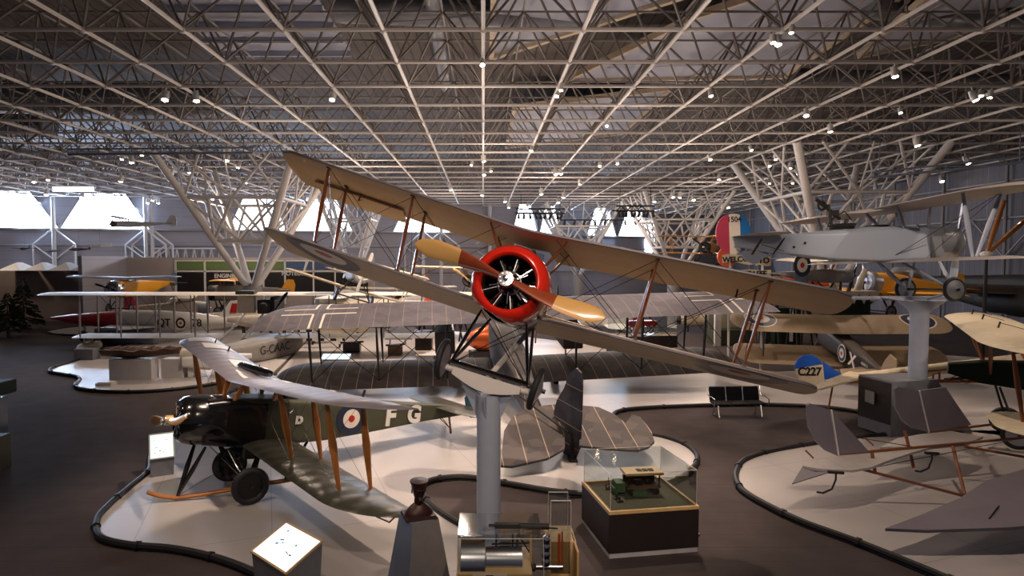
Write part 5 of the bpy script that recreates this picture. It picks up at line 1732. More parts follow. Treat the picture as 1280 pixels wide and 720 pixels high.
text_mesh('LN', .4, frame((-.40, -.2, 1.12), (0, 1, 0), (-.3, 0, 1)) @ Matrix.Rotation(pi, 4, 'Z') if False else frame((.275, -.1, 1.0), (0, 1, 0), (-.3, 0, 1)), M['blackmatt'], dk, 'hull_letters', .004)
m = MB(); m.box((0, .8, .22), (.5, .2, .4)); m.box((0, -.7, .22), (.5, .2, .4)); m.build('cradle', M['steel'], bt_, smooth=False)

# ============================================================ FOREGROUND DISPLAYS
# ---- glass case with vehicle model
cs = root('display_case', 'square brown display case with clear acrylic cover and oak rim, right of the grey post', 'display case', (0, 0, 0))
H = .80
# base corners on the floor found from the photograph's skirting corners
c1 = gr(761, 699, 0); c2 = gr(873, 690, 0); c0 = gr(736, 655, 0)
u = (c2 - c1); Lu = u.length; u.normalize(); v = Vector((-u.y, u.x, 0)); Lv = 1.45
q = [c1, c1 + u * Lu, c1 + u * Lu + v * Lv, c1 + v * Lv]


def prismz(pts, z0, z1, inset=0.0):
    c = sum(pts, Vector()) / len(pts)
    P = [(p - (p - c).normalized() * inset) for p in pts]
    m = MB(); m.prism([Vector((p.x, p.y, z0)) for p in P], (0, 0, z1 - z0))
    return m


prismz(q, 0.0, .085, .02).build('skirting', M['caseplinth'], cs, smooth=False)
prismz(q, .085, H - .05, 0).build('cabinet_body', M['case'], cs, smooth=False, bevel=.006)
m = MB()
ci = sum(q, Vector()) / 4
for i in range(4):
    a, b_ = q[i], q[(i + 1) % 4]
    ia, ib = a - (a - ci).normalized() * .06, b_ - (b_ - ci).normalized() * .06
    m.prism([Vector((p.x, p.y, H - .05)) for p in (a, b_, ib, ia)], (0, 0, .055))
m.build('oak_rim', M['oak'], cs, smooth=False)
prismz(q, H - .06, H - .02, .06).build('display_base', M['diorama'], cs, smooth=False)
gm = MB()
GT = H + .62
P = [p - (p - ci).normalized() * .045 for p in q]
for i in range(4):
    a, b_ = P[i], P[(i + 1) % 4]
    gm.add([(a.x, a.y, H), (b_.x, b_.y, H), (b_.x, b_.y, GT), (a.x, a.y, GT)], [(0, 1, 2, 3)])
gm.add([(p.x, p.y, GT) for p in P], [(0, 1, 2, 3)])
gm.build('acrylic_cover', M['glass'], cs, smooth=False)
em = MB()
for i in range(4):
    a, b_ = P[i], P[(i + 1) % 4]
    em.tube((a.x, a.y, H), (a.x, a.y, GT), .004, n=4); em.tube((a.x, a.y, GT), (b_.x, b_.y, GT), .004, n=4)
em.build('cover_edge', M['white'], cs)
m = MB(); a = q[1] - u * .03 + Vector((0, 0, .3)); m.box(a + u * .04 + Vector((0, 0, .0)), (.02, .04, .05)); m.build('lock', M['chrome'], cs)
# the model on it
mc = ci + Vector((.03, .05, H - .02))
md = root('model_lorry', 'miniature open-sided workshop lorry inside the acrylic case', 'model', tuple(mc), (0, 0, math.atan2(u.y, u.x) + radians(-4)))
m = MB(); m.box((.08, .08, .13), (.62, .30, .05)); m.box((.08, .22, .24), (.60, .02, .18)); m.build('body', M['rust'], md, smooth=False)
m = MB(); m.box((.08, .06, .38), (.70, .36, .05)); rf = m.build('roof', M['oak'], md, smooth=False, bevel=.01)
m = MB()
for k in range(3): m.box((.02 + k * .11, .04, .41), (.085, .12, .015))
m.build('roof_window', M['blackmatt'], rf, smooth=False)
m = MB()
for x_ in (-.2, .36):
    for y_ in (-.07, .2): m.tube((x_, y_, .14), (x_, y_, .37), .012, n=6)
m.box((0, 0, .2), (.12, .08, .1)); m.box((.2, .05, .19), (.1, .1, .08)); m.tube((-.18, -.05, .27), (.1, .0, .22), .012, n=5); m.tube((.1, -.06, .22), (.33, .0, .3), .01, n=5); m.build('workbench', M['gunmetal'], md, smooth=False)
for x_ in (-.16, .3):
    for y_ in (-.1, .24):
        m = MB(); m.torus((x_, y_, .06), (0, 1, 0), .045, .016, 16, 6); m.tube((x_, y_ - .01, .06), (x_, y_ + .01, .06), .035, n=10); m.build('wheel', M['blackmatt'], md)
m = MB(); m.box((-.34, .06, .13), (.18, .26, .18)); m.box((-.42, .06, .07), (.1, .2, .1)); m.build('cab', M['diogreen'], md, smooth=False, bevel=.015)
m = MB(); m.box((-.02, -.16, .05), (.26, .12, .08)); o = m.build('model_crate', M['diogreen'], smooth=False, bevel=.005); o.location = mc; tag(o, 'tiny green crate in front of the miniature lorry', 'model')
m = MB(); m.tube((0, 0, 0), (0, 0, .06), .02, .016, 8); m.ball((0, 0, .085), .022, 10, 6); m.tube((-.05, 0, .0), (.06, .02, .02), .03, n=6)
o1 = m.build('model_tripod', M['blackmatt']); o1.location = mc + Vector((-.45, -.28, 0)); tag(o1, 'tiny dark tripod figure at the near left of the lorry model', 'model')
o2 = o1.copy(); C.objects.link(o2); o2.location = mc + Vector((-.43, -.42, 0)); tag(o2, 'tiny dark figure nearest the case corner in the lorry display', 'model')
m = MB(); m.tube((-.55, .2, .02), (-.2, .32, .12), .018, n=6); m.torus((-.5, .2, .06), (0, 1, 0), .05, .014, 14, 6); m.torus((-.36, .26, .06), (0, 1, 0), .045, .014, 14, 6)
m.tube((-.5, .2, .06), (-.5, .2, .22), .008, n=5)
o3 = m.build('model_field_gun', M['rust']); o3.location = mc; tag(o3, 'tiny brown wheeled gun behind the cab of the lorry model', 'model')

# ---- bust on tapered plinth
bp = gr(521, 658, 0); bpos = Vector((-.95, 8.82, 0))
bx = (522 - CX) / FOC
pl2 = root('bust_plinth', 'tapered grey plinth under the dark bronze head, left of the grey post', 'plinth', (bx * 8.4, 8.4, 0), (0, 0, radians(33)))
m = MB()
hT, hB = .20, .40
zt_ = 5 - (650 - 325) * 8.4 / 770
m.rings([[Vector((sx * hB, sy * hB, 0)) for sx, sy in ((-1, -1), (1, -1), (1, 1), (-1, 1))], [Vector((sx * hT, sy * hT, zt_)) for sx, sy in ((-1, -1), (1, -1), (1, 1), (-1, 1))]], True, True)
m.build('body', M['bluegrey'], pl2, smooth=False)
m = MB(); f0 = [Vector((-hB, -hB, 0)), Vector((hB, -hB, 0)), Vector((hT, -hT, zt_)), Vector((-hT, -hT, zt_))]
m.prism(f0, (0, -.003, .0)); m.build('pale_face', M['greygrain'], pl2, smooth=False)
bu = root('bronze_bust', 'small dark bronze portrait head wearing a peaked officer cap', 'bust', (bx * 8.4, 8.4, zt_), (0, 0, radians(20)))
m = MB()
m.rings([[Vector((a * .17, b * .14, 0)) for a, b in ((-1, -1), (1, -1), (1, 1), (-1, 1))], [Vector((a * .16, b * .13, .03)) for a, b in ((-1, -1), (1, -1), (1, 1), (-1, 1))]], True, True)
R_ = []
for k in range(9):
    t = k / 8; wv = .105 * (1 - t ** 1.6) + .048; R_.append([Vector((cos(2 * pi * j / 16) * wv, sin(2 * pi * j / 16) * wv * .68, .03 + .12 * t)) for j in range(16)])
m.rings(R_, True, True)
m.tube((0, 0, .12), (0, -.005, .22), .050, .048, 14)
m.ball((0, -.01, .272), .074, 18, 14, (.86, 1.05, 1.25))
m.prism([(-.012, -.085, .25), (.012, -.085, .25), (0, -.112, .255), ], (0, .01, .045))
m.ball((0, -.075, .222), .022, 10, 6, (1.2, .7, .5)); m.ball((-.028, -.078, .285), .012, 8, 5); m.ball((.028, -.078, .285), .012, 8, 5)
m.ball((-.073, 0, .275), .02, 8, 6, (.4, .8, 1.3)); m.ball((.073, 0, .275), .02, 8, 6, (.4, .8, 1.3)); m.ball((0, -.07, .195), .026, 8, 6)
m.build('head', M['bronze'], bu)
m = MB(); m.lathe([(.078, .30), (.082, .345), (.098, .38), (.096, .39), (.0001, .398)], (0, 0, 0), (0, -.05, 1), 24)
m.prism([(-.07, -.06, .315), (-.04, -.115, .30), (.04, -.115, .30), (.07, -.06, .315)], (0, 0, .008)); m.build('officer_cap', M['bronze'], bu)
bu.scale = (1.3, 1.3, 1.3)

# ---- machine-gun/engine case at bottom centre
ec = root('engine_table', 'low oak table with bright metal drums, cut by the bottom edge of the view', 'table', (.35, 8.0, 0))
Yc = 8.0


def lx(px, Y=Yc): return (px - CX) / FOC * Y


def lz(py, Y=Yc): return 5 - (py - 325) * Y / 770


zt2 = lz(712)
m = MB(); m.box((lx(618) - .35, .1, zt2 - .04), (.98, .75, .08)); m.build('tabletop', M['oak'], ec, smooth=False, bevel=.01)
m = MB(); m.box((lx(618) - .35, .1, (zt2 - .08) / 2), (.86, .62, zt2 - .08)); m.build('cabinet', M['case'], ec, smooth=False)
m = MB(); m.box((lx(612) - .35, -.2815, zt2 - .03), (.44, .01, .05)); m.build('notice', M['white'], ec, smooth=False)
m = MB(); m.box((lx(612) - .35, -.2885, zt2 - .03), (.1, .006, .04)); m.build('notice_picture', M['blackmatt'], ec, smooth=False)
m = MB(); m.box((lx(705) - .35, .35, zt2 + .0), (.4, .5, .5)); m.box((lx(722) - .35, .1, zt2), (.03, .6, .5)); m.build('side_shelf', M['oak'], ec, smooth=False, bevel=.008)
g1 = root('drum_machine', 'two bright metal half drums carrying a black gun mount, on the oak table', 'machine', (lx(618), 8.0, zt2))
m = MB()


def halfdrum(m, xa, xb, r, y=.1, n=14):
    R_ = []
    for x_ in (xa, xb):
        R_.append([Vector((x_, y - cos(pi * j / n) * r, sin(pi * j / n) * r)) for j in range(n + 1)])
    m.rings(R_, True, True)


halfdrum(m, -.44, -.12, .33)
d1 = m.build('drum', M['chrome'], g1)
m = MB(); halfdrum(m, -.115, .37, .22); m.build('drum', M['chrome'], g1)
gn = root('machine_gun', 'black air-cooled machine gun on a stand above the bright drums', 'gun', (lx(640), 8.05, lz(668)))
m = MB(); m.tube((-.3, 0, .01), (-.02, 0, .02), .04, n=10); m.box((-.05, 0, 0.0), (.34, .08, .12)); m.tube((.1, 0, .03), (.5, 0, .02), .042, n=10); m.tube((.5, 0, 0), (.62, 0, -.01), .012, n=8)
m.box((-.33, 0, -.01), (.1, .05, .05)); m.build('barrel', M['blackmatt'], gn)
m = MB()
for x_ in (-.2, .02, .08): m.tube((x_, 0, -.02), (x_, .02, -.36), .014, n=6)
m.tube((-.26, 0, -.22), (.26, 0, -.2), .012, n=6); m.tube((.05, 0, -.02), (.25, .05, -.36), .01, n=6); m.box((-.08, 0, -.2), (.14, .05, .03)); m.build('mount', M['blackmatt'], gn)
ac = MB(); R_ = []
x0_, x1_ = -.47, .62
for x_ in (x0_, x1_):
    R_.append([Vector((x_, -.38, 0)), Vector((x_, -.38, .34)), Vector((x_, -.36, .42)), Vector((x_, -.30, .47)), Vector((x_, -.22, .49)), Vector((x_, .45, .49)), Vector((x_, .45, 0))])
ac.rings(R_, True, True, closed=False)
o = ac.build('acrylic_cover', M['glass'], smooth=False); o.location = (lx(618), 8.0, zt2); tag(o, 'low curved-front clear acrylic cover over the metal drums', 'cover')
m = MB(); m.tube((x0_, -.30, .47), (x1_, -.30, .47), .004, n=4); m.tube((x0_, -.22, .49), (x0_, .45, .49), .004, n=4)
for x_ in (x0_, x1_): m.tube((x_, -.38, 0), (x_, -.38, .36), .004, n=4); m.tube((x_, -.37, .36), (x_, -.26, .485), .004, n=4)
m.build('cover_edge', M['white'], o)
ac = MB(); ac.box((0, 0, .5), (.27, .3, 1.0)); o = ac.build('acrylic_tower', M['glass'], smooth=False); o.location = (lx(704), 8.25, lz(625, 8.25) - 1.0); tag(o, 'tall narrow clear acrylic box right of the metal drums', 'cover')
m = MB()
for a_ in (-.135, .135):
    for b_ in (-.15, .15): m.tube((a_, b_, 0), (a_, b_, 1.0), .004, n=4)
m.box((0, -.15, 1.0), (.27, .006, .012)); m.box((0, .15, 1.0), (.27, .006, .012)); m.build('cover_edge', M['white'], o)
m = MB()
for k in range(4): m.lathe([(.0001, -.05), (.05, -.05), (.06, 0), (.05, .04), (.0001, .05)], (.0, 0, .05 + .1 * k), (0, -1, .1), 12)
m.tube((.03, 0, 0), (.03, 0, .42), .02, n=8); m.tube((-.16, 0, -.02), (.22, 0, -.02), .035, n=10); m.lathe([(.02, -.05), (.06, 0), (.02, .05)], (-.16, 0, -.02), (1, 0, 0), 12)
o = m.build('engine_fitting', M['chrome']); o.location = (lx(684), 8.0, lz(715)); tag(o, 'column of bright chrome engine fittings beside the metal drums', 'engine')
m = MB(); m.tube((0, 0, 0), (.0, 0, .42), .018, n=8); m.tube((.045, 0, 0), (.04, 0, .45), .012, n=8); o = m.build('copper_pipe', M['copper']); o.location = (lx(702), 8.1, lz(718)); tag(o, 'upright copper pipes inside the tall clear box', 'pipe')
m = MB(); m.box((0, 0, .2), (.03, .03, .42)); m.box((-.04, 0, .40), (.1, .03, .03)); o = m.build('brass_stand', M['oak'], smooth=False); o.location = (lx(665), 8.05, zt2); tag(o, 'thin wooden upright between the drums and the chrome fittings', 'stand')

# ---- lit information lecterns


def lectern(name, label, base, yaw, w_, d_, h0, h1, group=None, oak=True, body='greysteel', glow=1.0):
    r = root(name, label, 'information panel', base, (0, 0, yaw), group)
    m = MB(); a, b_ = w_ / 2, d_ / 2
    m.rings([[Vector((-a * .92, -b_ * .9, 0)), Vector((a * .92, -b_ * .9, 0)), Vector((a * .92, b_ * .9, 0)), Vector((-a * .92, b_ * .9, 0))],
             [Vector((-a, -b_, h0)), Vector((a, -b_, h0)), Vector((a, b_, h1)), Vector((-a, b_, h1))]], True, True)
    m.build('body', M[body], r, smooth=False)
    n_ = Vector((0, -(h1 - h0), d_)).normalized(); up_ = Vector((0, d_, h1 - h0)).normalized(); c = Vector((0, 0, (h0 + h1) / 2)) + n_ * .012
    L = sqrt(d_ ** 2 + (h1 - h0) ** 2)
    fm_ = frame(c, (1, 0, 0), up_)
    m = MB(); t = .03
    for cx_, cy_, sx_, sy_ in ((0, L / 2, w_ + .02, t), (0, -L / 2, w_ + .02, t), (-w_ / 2, 0, t, L), (w_ / 2, 0, t, L)): m.box((cx_, cy_, 0), (sx_, sy_, .03))
    m.xf(fm_); m.build('panel_frame', M['oak' if oak else 'greysteel'], r, smooth=False)
    m = MB(); m.box((0, 0, 0), (w_ - .03, L - .03, .012)); m.xf(fm_)
    sc = m.build('lit_graphic', LIT, r, smooth=False)
    random.seed(int(abs(base[0] * 100)))
    for i in range(7):
        k = MB(); k.box((random.uniform(-.3, .35) * w_, random.uniform(-.3, .35) * L, .009), (random.uniform(.02, .09) * w_, random.uniform(.015, .04) * L, .004), (0, 0, random.uniform(-.6, .6)))
        k.xf(fm_); k.build('printed_picture', M['bluegrey' if i % 2 else 'greysteel'], sc, smooth=False)
    return r


LIT = emit('lit_graphic', (205, 232, 244), 1.25)
LITG = emit('lit_graphic_green', (205, 225, 200), 1.0)
L1 = lectern('lectern_panel', 'brightly lit slanted information panel with oak frame at the bottom, on the island edge', tuple(gr(354, 738, 0)), radians(-42), 1.0, .60, .52, .78)
L1.location = Vector((-2.98, 9.15, 0))
L2 = lectern('lectern_panel', 'lit greenish information panel on a grey stand left of the propeller', (-5.9, 12.0, .0), radians(28), .50, .42, .46, .92, oak=False)
L2.location = Vector(((197 - CX) / FOC * 14.1, 14.1, .0))
for ch_ in L2.children:
    if ch_.name.startswith('lit_graphic'): ch_.data.materials[0] = LITG
L3 = lectern('lectern_panel', 'glowing white information panel between the bomber wings', (-5.9, 24.6, 0), 0, 1.25, .5, .62, .8, oak=False, body='caseplinth'); L3.location = ((419 - CX) / FOC * 26.8, 26.8, 0.05)
L4 = lectern('lectern_panel', 'pale glass-topped information stand behind the left wheel of the red-cowled biplane', (-2, 24, 0), 0, 1.0, .5, .8, .9, oak=True, body='greysteel'); L4.location = ((535 - CX) / FOC * 26.8, 26.8, .05)
for ch_ in L4.children:
    if ch_.name.startswith('lit_graphic'): ch_.data.materials[0] = M['alu']

# ---- bench
bn = root('bench', 'black padded four-leg waiting bench with metal arms on the carpet edge', 'bench', (8.15, 19.55, 0), (0, 0, radians(4)))
for k in range(3):
    x_ = (k - 1) * .56
    m = MB(); m.cbox((x_, 0, .44), (.54, .5, .07), .03); m.build('seat', M['leather'], bn)
    m = MB(); m.cbox((0, 0, 0), (.54, .06, .46), .028); m.xf(Matrix.Translation((x_, .26, .68)) @ Matrix.Rotation(radians(-12), 4, 'X')); m.build('backrest', M['leather'], bn)
for x_ in (-.88, -.28, .28, .88):
    m = MB(); m.path([(x_, -.27, .40), (x_, -.30, .60), (x_, -.05, .64), (x_, .22, .64), (x_, .30, .90)] if abs(x_) > .5 else [(x_, .2, .45), (x_, .30, .92)], .018, 8); m.build('arm', M['chrome'], bn)
for x_ in (-.7, .7):
    for y_ in (-.2, .2):
        m = MB(); m.tube((x_, y_ * .6, .4), (x_, y_ * 1.15, .02), .022, n=8); m.tube((x_ - .03, y_ * 1.15, .01), (x_ + .03, y_ * 1.15, .01), .03, n=8); m.build('leg', M['chrome'], bn)
m = MB(); m.box((0, 0, .385), (1.6, .08, .05)); m.build('seat_rail', M['chrome'], bn, smooth=False)

# ---- counter at far left
ct = root('display_cabinet', 'dark green topped glass cabinet cut by the left edge', 'display cabinet', (-11.2, 13.9, 0))
cx0 = lx(16, 14.5); zt3 = lz(482, 14.2); zb3 = lz(497, 14.2)
m = MB(); m.box((-.75 - (10.9 + cx0) * -1 * 0 + (cx0 + 10.9) - 0, .4, (zt3 + zb3) / 2), (1.6, 1.1, .32)); m.build('cabinet_top', M['dkgreen'], ct, smooth=False, bevel=.03)
m = MB(); m.box((-.85 + (cx0 + 10.9), .4, .4), (1.45, 1.0, .8)); m.build('base', M['greygreen'], ct, smooth=False)
m = MB(); m.box((-.85 + (cx0 + 10.9), .4, 1.25), (1.4, .95, .95)); m.build('glass_box', M['glass'], ct, smooth=False)
m = MB()
for x_ in (-.22, -1.4): m.tube((x_ + (cx0 + 10.9), -.05, .8), (x_ + (cx0 + 10.9), -.05, 1.8), .025, n=8)
m.build('corner_post', M['chrome'], ct)

# ============================================================ BACKGROUND AIRCRAFT AND EXHIBITS


def loc_at(px, py, Y):
    p = at(px, py, Y); return (p.x, p.y, p.z)


plane('biplane', 'small yellow biplane hung high left of the tricolour rudder', loc_at(880, 309, 46), (0, 0, radians(150)), span=7.5, length=6, chord=1.1, gap=1.3, fus='yellow', wing='yellow', cowl='blackmatt', strutm='yellow', prop='black', ang=40, wz=.8)
plane('trainer', 'yellow low-wing trainer with clear canopy behind the raised silver biplane', loc_at(1082, 353, 29.5), (0.1, 0, radians(105)), span=7.5, length=5.8, chord=1.5, biplane=False, low=True, fus='yellow', wing='yellow', cowl='alu', prop='black', ang=80, canopy=True, hw=.5, hh=.55)
plane('monoplane', 'cream high-wing monoplane with blue roundelled rudder behind the tan right wing tip', loc_at(1062, 345, 27), (0, 0, radians(-92)), span=7, length=3.6, chord=1.3, biplane=False, high=True, fus='greygrain', wing='cream', tail='bluegrey', cowl='greysteel', prop='black', ang=60, wz=.6, hw=.3, hh=.3)
rb = root('rudder_panel', 'upright blue-grey rudder with red, white and blue roundel behind the tan right wing tip', 'rudder', loc_at(1002, 345, 26.5))
m = MB(); m.cbox((0, 0, .15), (1.0, .07, 1.6), .03); m.build('panel', M['bluegrey'], rb)
disc_roundel(rb, frame((0, -.05, .58), (1, 0, 0), (0, 0, 1)), (.62, .38, .15), [M['r_blue'], M['r_white'], M['r_red']])
rb.scale = (.6, .8, .8)
plane('biplane', 'cream biplane with white spinner and bare engine, left of the red-cowled biplane', loc_at(455, 341, 27), (0.05, -.30, radians(200)), span=6.5, length=6, chord=1.1, gap=1.35, fus='greygrain', wing='cream', cowl='white', strutm='cream', prop='white', ang=95, wz=.55, cowlr=.45)
plane('biplane', 'white biplane far behind the watery middle, propeller crossed', loc_at(586, 350, 36), (0.1, 0, radians(170)), span=8, length=6.5, chord=1.3, gap=1.5, fus='white', wing='cream', cowl='blackmatt', strutm='strutbrown', prop='prop_tan', ang=35)['label' if False else 0]['label'] = 'pale biplane with black nose seen in the gap left of the red cowl'
plane('monoplane', 'dark-winged yellow monoplane under the green gallery band', loc_at(140, 362, 42), (0, 0, radians(178)), span=8, length=8, chord=1.6, biplane=False, high=True, fus='yellow', wing='bluegrey', cowl='chrome', prop='black', ang=20, wz=.7, hw=.55, hh=.6)
plane('monoplane', 'yellow winged aircraft behind the left tree column foot', loc_at(262, 366, 47.2), (0, 0, radians(98)), span=6, length=6, chord=1.7, biplane=False, high=True, fus='hullgrey', wing='yellow', cowl='blackmatt', prop='black', ang=75, wz=.9, hw=.5, hh=.6)
plane('monoplane', 'pink-red finned light aircraft behind the flying boat radiator', loc_at(258, 385, 45.5), (0, 0, radians(-70)), span=6, length=5, chord=1.5, biplane=False, high=True, fus='hullcream', wing='hullcream', tail='frred', cowl='greysteel', prop='black', ang=75, wz=.8, hw=.5, hh=.55)
plane('monoplane', 'white and red aircraft with long wing beyond the bomber', loc_at(700, 382, 44), (0, 0, radians(80)), span=10, length=9.5, chord=1.7, biplane=False, low=True, fus='white', wing='white', tail='orange', cowl='frred', prop='black', ang=75, hw=.6, hh=.65)
plane('racing_plane', 'white racing aircraft with red cowling under the bomber right wing', loc_at(800, 398, 37), (0, 0, radians(-95)), span=7, length=8.2, chord=1.5, biplane=False, low=True, fus='white', wing='white', tail='frred', cowl='frred', prop='chrome', ang=60, hw=.5, hh=.5)
plane('monoplane', 'silver aircraft with pale wing left of the black cross', loc_at(395, 382, 41), (0, 0, radians(95)), span=10, length=8, chord=1.6, biplane=False, high=True, fus='white', wing='white', tail='orange', cowl='alu', prop='black', ang=30, wz=.6, hw=.5, hh=.5)
plane('biplane', 'brown and yellow biplane far behind the checkerboard', loc_at(500, 375, 46), (0, 0, radians(190)), span=9, length=6.5, chord=1.4, gap=1.5, fus='yellow', wing='cream', cowl='darkbrown', strutm='ash', prop='prop_tan', ang=10)
plane('monoplane', 'small silver monoplane hanging before the left clerestory window', loc_at(140, 280, 60), (0, 0, radians(100)), span=6, length=5.5, chord=.9, biplane=False, high=True, fus='greygrain', wing='greygrain', cowl='blackmatt', prop='black', ang=30, gear=False, wz=.5, hw=.3, hh=.3)
for i, (px, py, nm, cl) in enumerate(((33, 311, 'dark model aircraft, leftmost of the row above the white tents', 'blackmatt'), (68, 314, 'dark model aircraft, second from left above the white tents', 'bluegrey'),
                                      (101, 312, 'brown model aircraft, third from left above the white tents', 'rust'), (127, 308, 'white model aircraft, rightmost of the row above the white tents', 'white'))):
    r = root('model_aircraft', nm, 'model', loc_at(px, py, 49.0), (.1, .1, radians(60 + 20 * i)), 'model aircraft above the tents')
    fuselage([(.7, .04, .05, -.05, 0), (.3, .13, .14, -.12, 0), (-.7, .03, .08, 0, 0)], 12).build('fuselage', M[cl], r)
    m = MB(); m.prism([(-.9, -.05, .02), (.9, -.05, .02), (.8, .2, .02), (-.8, .2, .02)], (0, 0, .03)); m.prism([(-.02, -.6, 0), (-.02, -.78, .28), (-.02, -.85, 0)], (.04, 0, 0)); m.build('wing', M[cl], r, smooth=False)
    m = MB(); m.tube((0, 0, .1), (0, 0, ZC - r.location.z), .008, n=4); m.build('hanging_wire', M['gunmetal'], r)
    r.rotation_euler = (0, 0, radians(60 + 20 * i)); r.location.y = OY + 12 * G
# tents
for i, (px, ln) in enumerate(((27, 'leftmost'), (58, 'second from left'), (88, 'third from left'), (115, 'rightmost'))):
    a = at(px - 14, 337, 49.6); b = at(px + 14, 337, 49.6); c = at(px, 327, 49.6)
    m = MB(); k = (b.x - a.x) / 2
    m.add([(-k, -1.2, 0), (k, -1.2, 0), (k, 1.2, 0), (-k, 1.2, 0), (0, -.3, c.z - a.z), (0, .3, c.z - a.z)], [(0, 1, 4), (1, 2, 5, 4), (2, 3, 5), (3, 0, 4, 5), (3, 2, 1, 0)])
    o = m.build('tent_canopy', M['white'], smooth=False); o.location = ((a.x + b.x) / 2, 49.4, 4.17)
    tag(o, 'white pyramid tent canopy on the diorama wall, %s of four' % ln, 'tent', 'pyramid tents on the diorama wall')
# conifers and dark silhouettes at far left
for i, (px, h, lb) in enumerate(((28, 3.9, 'dark artificial conifer before the diorama wall, far left'), (8, 3.0, 'dark low tree cut by the left edge of the picture'))):
    r = root('conifer', lb, 'tree', ((px - CX) / FOC * (44 - 4 * i), 44 - 4 * i, 0))
    m = MB(); m.tube((0, 0, 0), (0, 0, h * .9), .1, .03, 8); m.build('trunk', M['rust'], r)
    m = MB(); random.seed(i + 5)
    for k in range(170):
        t = random.random(); a = random.uniform(0, 2 * pi); z = .7 + (h - .8) * t; R = (1.25 * (1 - t) + .1)
        p = Vector((cos(a) * .05, sin(a) * .05, z)); q_ = Vector((cos(a) * R, sin(a) * R, z - .25 * R)); sd = Vector((-sin(a), cos(a), 0)) * .14 * R
        m.add([p, q_ + sd, q_ - Vector((0, 0, .12)), q_ - sd], [(0, 1, 2), (0, 2, 3)])
    m.build('foliage', M['foliage'], r, smooth=False)
# copper nose, checkerboard, sundry exhibits in the middle
r = root('engine_nacelle', 'shiny copper-coloured nacelle seen between the red-cowled biplane wheels', 'nacelle', loc_at(606, 434, 29.8), (0, 0, radians(105)))
m = MB(); m.lathe([(.0001, .9), (.28, .8), (.55, .35), (.68, -.2), (.62, -.9), (.4, -1.4), (.0001, -1.5)], (0, 0, .4), (0, 1, 0), 26); m.build('shell', M['copper'], r)
m = MB(); m.box((0, 0, -.45), (.9, 1.4, .6)); m.build('stand', M['case'], r, smooth=False)
o = MB(); o.box((0, 0, 0), (3.0, .15, 1.0)); o.box((-1.2, 0, -.7), (.1, .1, .5)); o.box((1.2, 0, -.7), (.1, .1, .5)); o = o.build('checkerboard_panel', M['checker'], smooth=False); o.location = loc_at(398, 415, 34.6); tag(o, 'black and white checkerboard panel below the left bomber wing', 'panel')
items = [((440, 424, 33), (.9, .5, .5), 'gunmetal', 'gun', 'long dark gun-like exhibit on the pale floor below the bomber wing'),
         ((494, 429, 32), (.7, .6, .5), 'rust', 'crate', 'grey slanted panel exhibit with brown box under the bomber wing'),
         ((530, 426, 34), (.9, .9, .9), 'darkbrown', 'crate', 'dark brown crate below the bomber wing centre'),
         ((610, 422, 36), (1.0, .9, .8), 'blackmatt', 'crate', 'dark crate beyond the copper nacelle')]
for (pos, d, mm, kn, lb) in items:
    m = MB(); m.cbox((0, 0, 0), d, .04); m.use(1)
    m.box((0, -d[1] * .3, d[2] * .55), (d[0] * .7, .2, .08)); m.tube((-d[0] * .7, 0, d[2] * .5), (d[0] * .7, 0, d[2] * .62), .05, n=8)
    o = m.build(kn + ('_exhibit' if kn == 'gun' else ''), [M[mm], M['gunmetal']]); p = at(*pos); o.location = (p.x, p.y, d[2] / 2 + .05); tag(o, lb, kn)
# grey slanted board
m = MB(); m.prism([(-.9, 0, .3), (.7, 0, .3), (.9, .1, 1.0), (-.5, .1, 1.1)], (0, .06, 0)); m.tube((.3, .1, 0), (.3, .1, .4), .05, n=6); m.tube((-.6, .1, 0), (-.6, .1, .4), .05, n=6)
o = m.build('slanted_board', M['greysteel'], smooth=False); p = gr(500, 431, .05); o.location = (p.x, p.y, .05); tag(o, 'grey slanted board on two legs on the pale floor below the bomber', 'board')
# glass showcase near the racer
sc = root('showcase', 'black showcase with red and silver engine parts under glass, right of centre', 'showcase', ((800 - CX) / FOC * 32.5, 32.0, 0), (0, 0, radians(8)))
m = MB(); m.box((0, 0, .55), (3.4, 1.2, 1.1)); m.build('base', M['case'], sc, smooth=False, bevel=.02)
m = MB(); m.box((0, 0, 1.11), (3.3, 1.1, .03)); m.build('base_rim', M['oak'], sc, smooth=False)
m = MB(); m.box((0, 0, 1.7), (3.3, 1.1, 1.1)); m.build('glass_box', M['glass'], sc, smooth=False)
en_ = root('engine', 'red crankcase engine with silver cylinders inside the black showcase', 'engine', ((800 - CX) / FOC * 32.5, 32.0, 1.13), (0, 0, radians(8)))
m = MB(); m.box((0, 0, .55), (1.5, .5, .35)); m.build('crankcase', M['jetred'], en_, smooth=False, bevel=.05)
for k in range(6):
    m = MB(); m.lathe([(.11, .0), (.11, .35), (.07, .4), (.0001, .4)], (-.8 + k * .3, -.2, .1), (0, -.3, 1), 12); m.build('cylinder', M['chrome'], en_)
# slotted ladder rack
m = MB(); m.box((0, 0, .5), (.9, .5, 1.0)); m.use(1)
for k in range(6): m.box((-.1 + k * .05, -.28, .8 - k * .12), (.6, .05, .05))
o = m.build('engine_rack', [M['blackmatt'], M['chrome']], smooth=False, bevel=.02); p = gr(752, 432, 0); o.location = (p.x, 27.5, 0.6); tag(o, 'black rack with slanted bright metal rungs behind the bomber wing centre', 'rack')
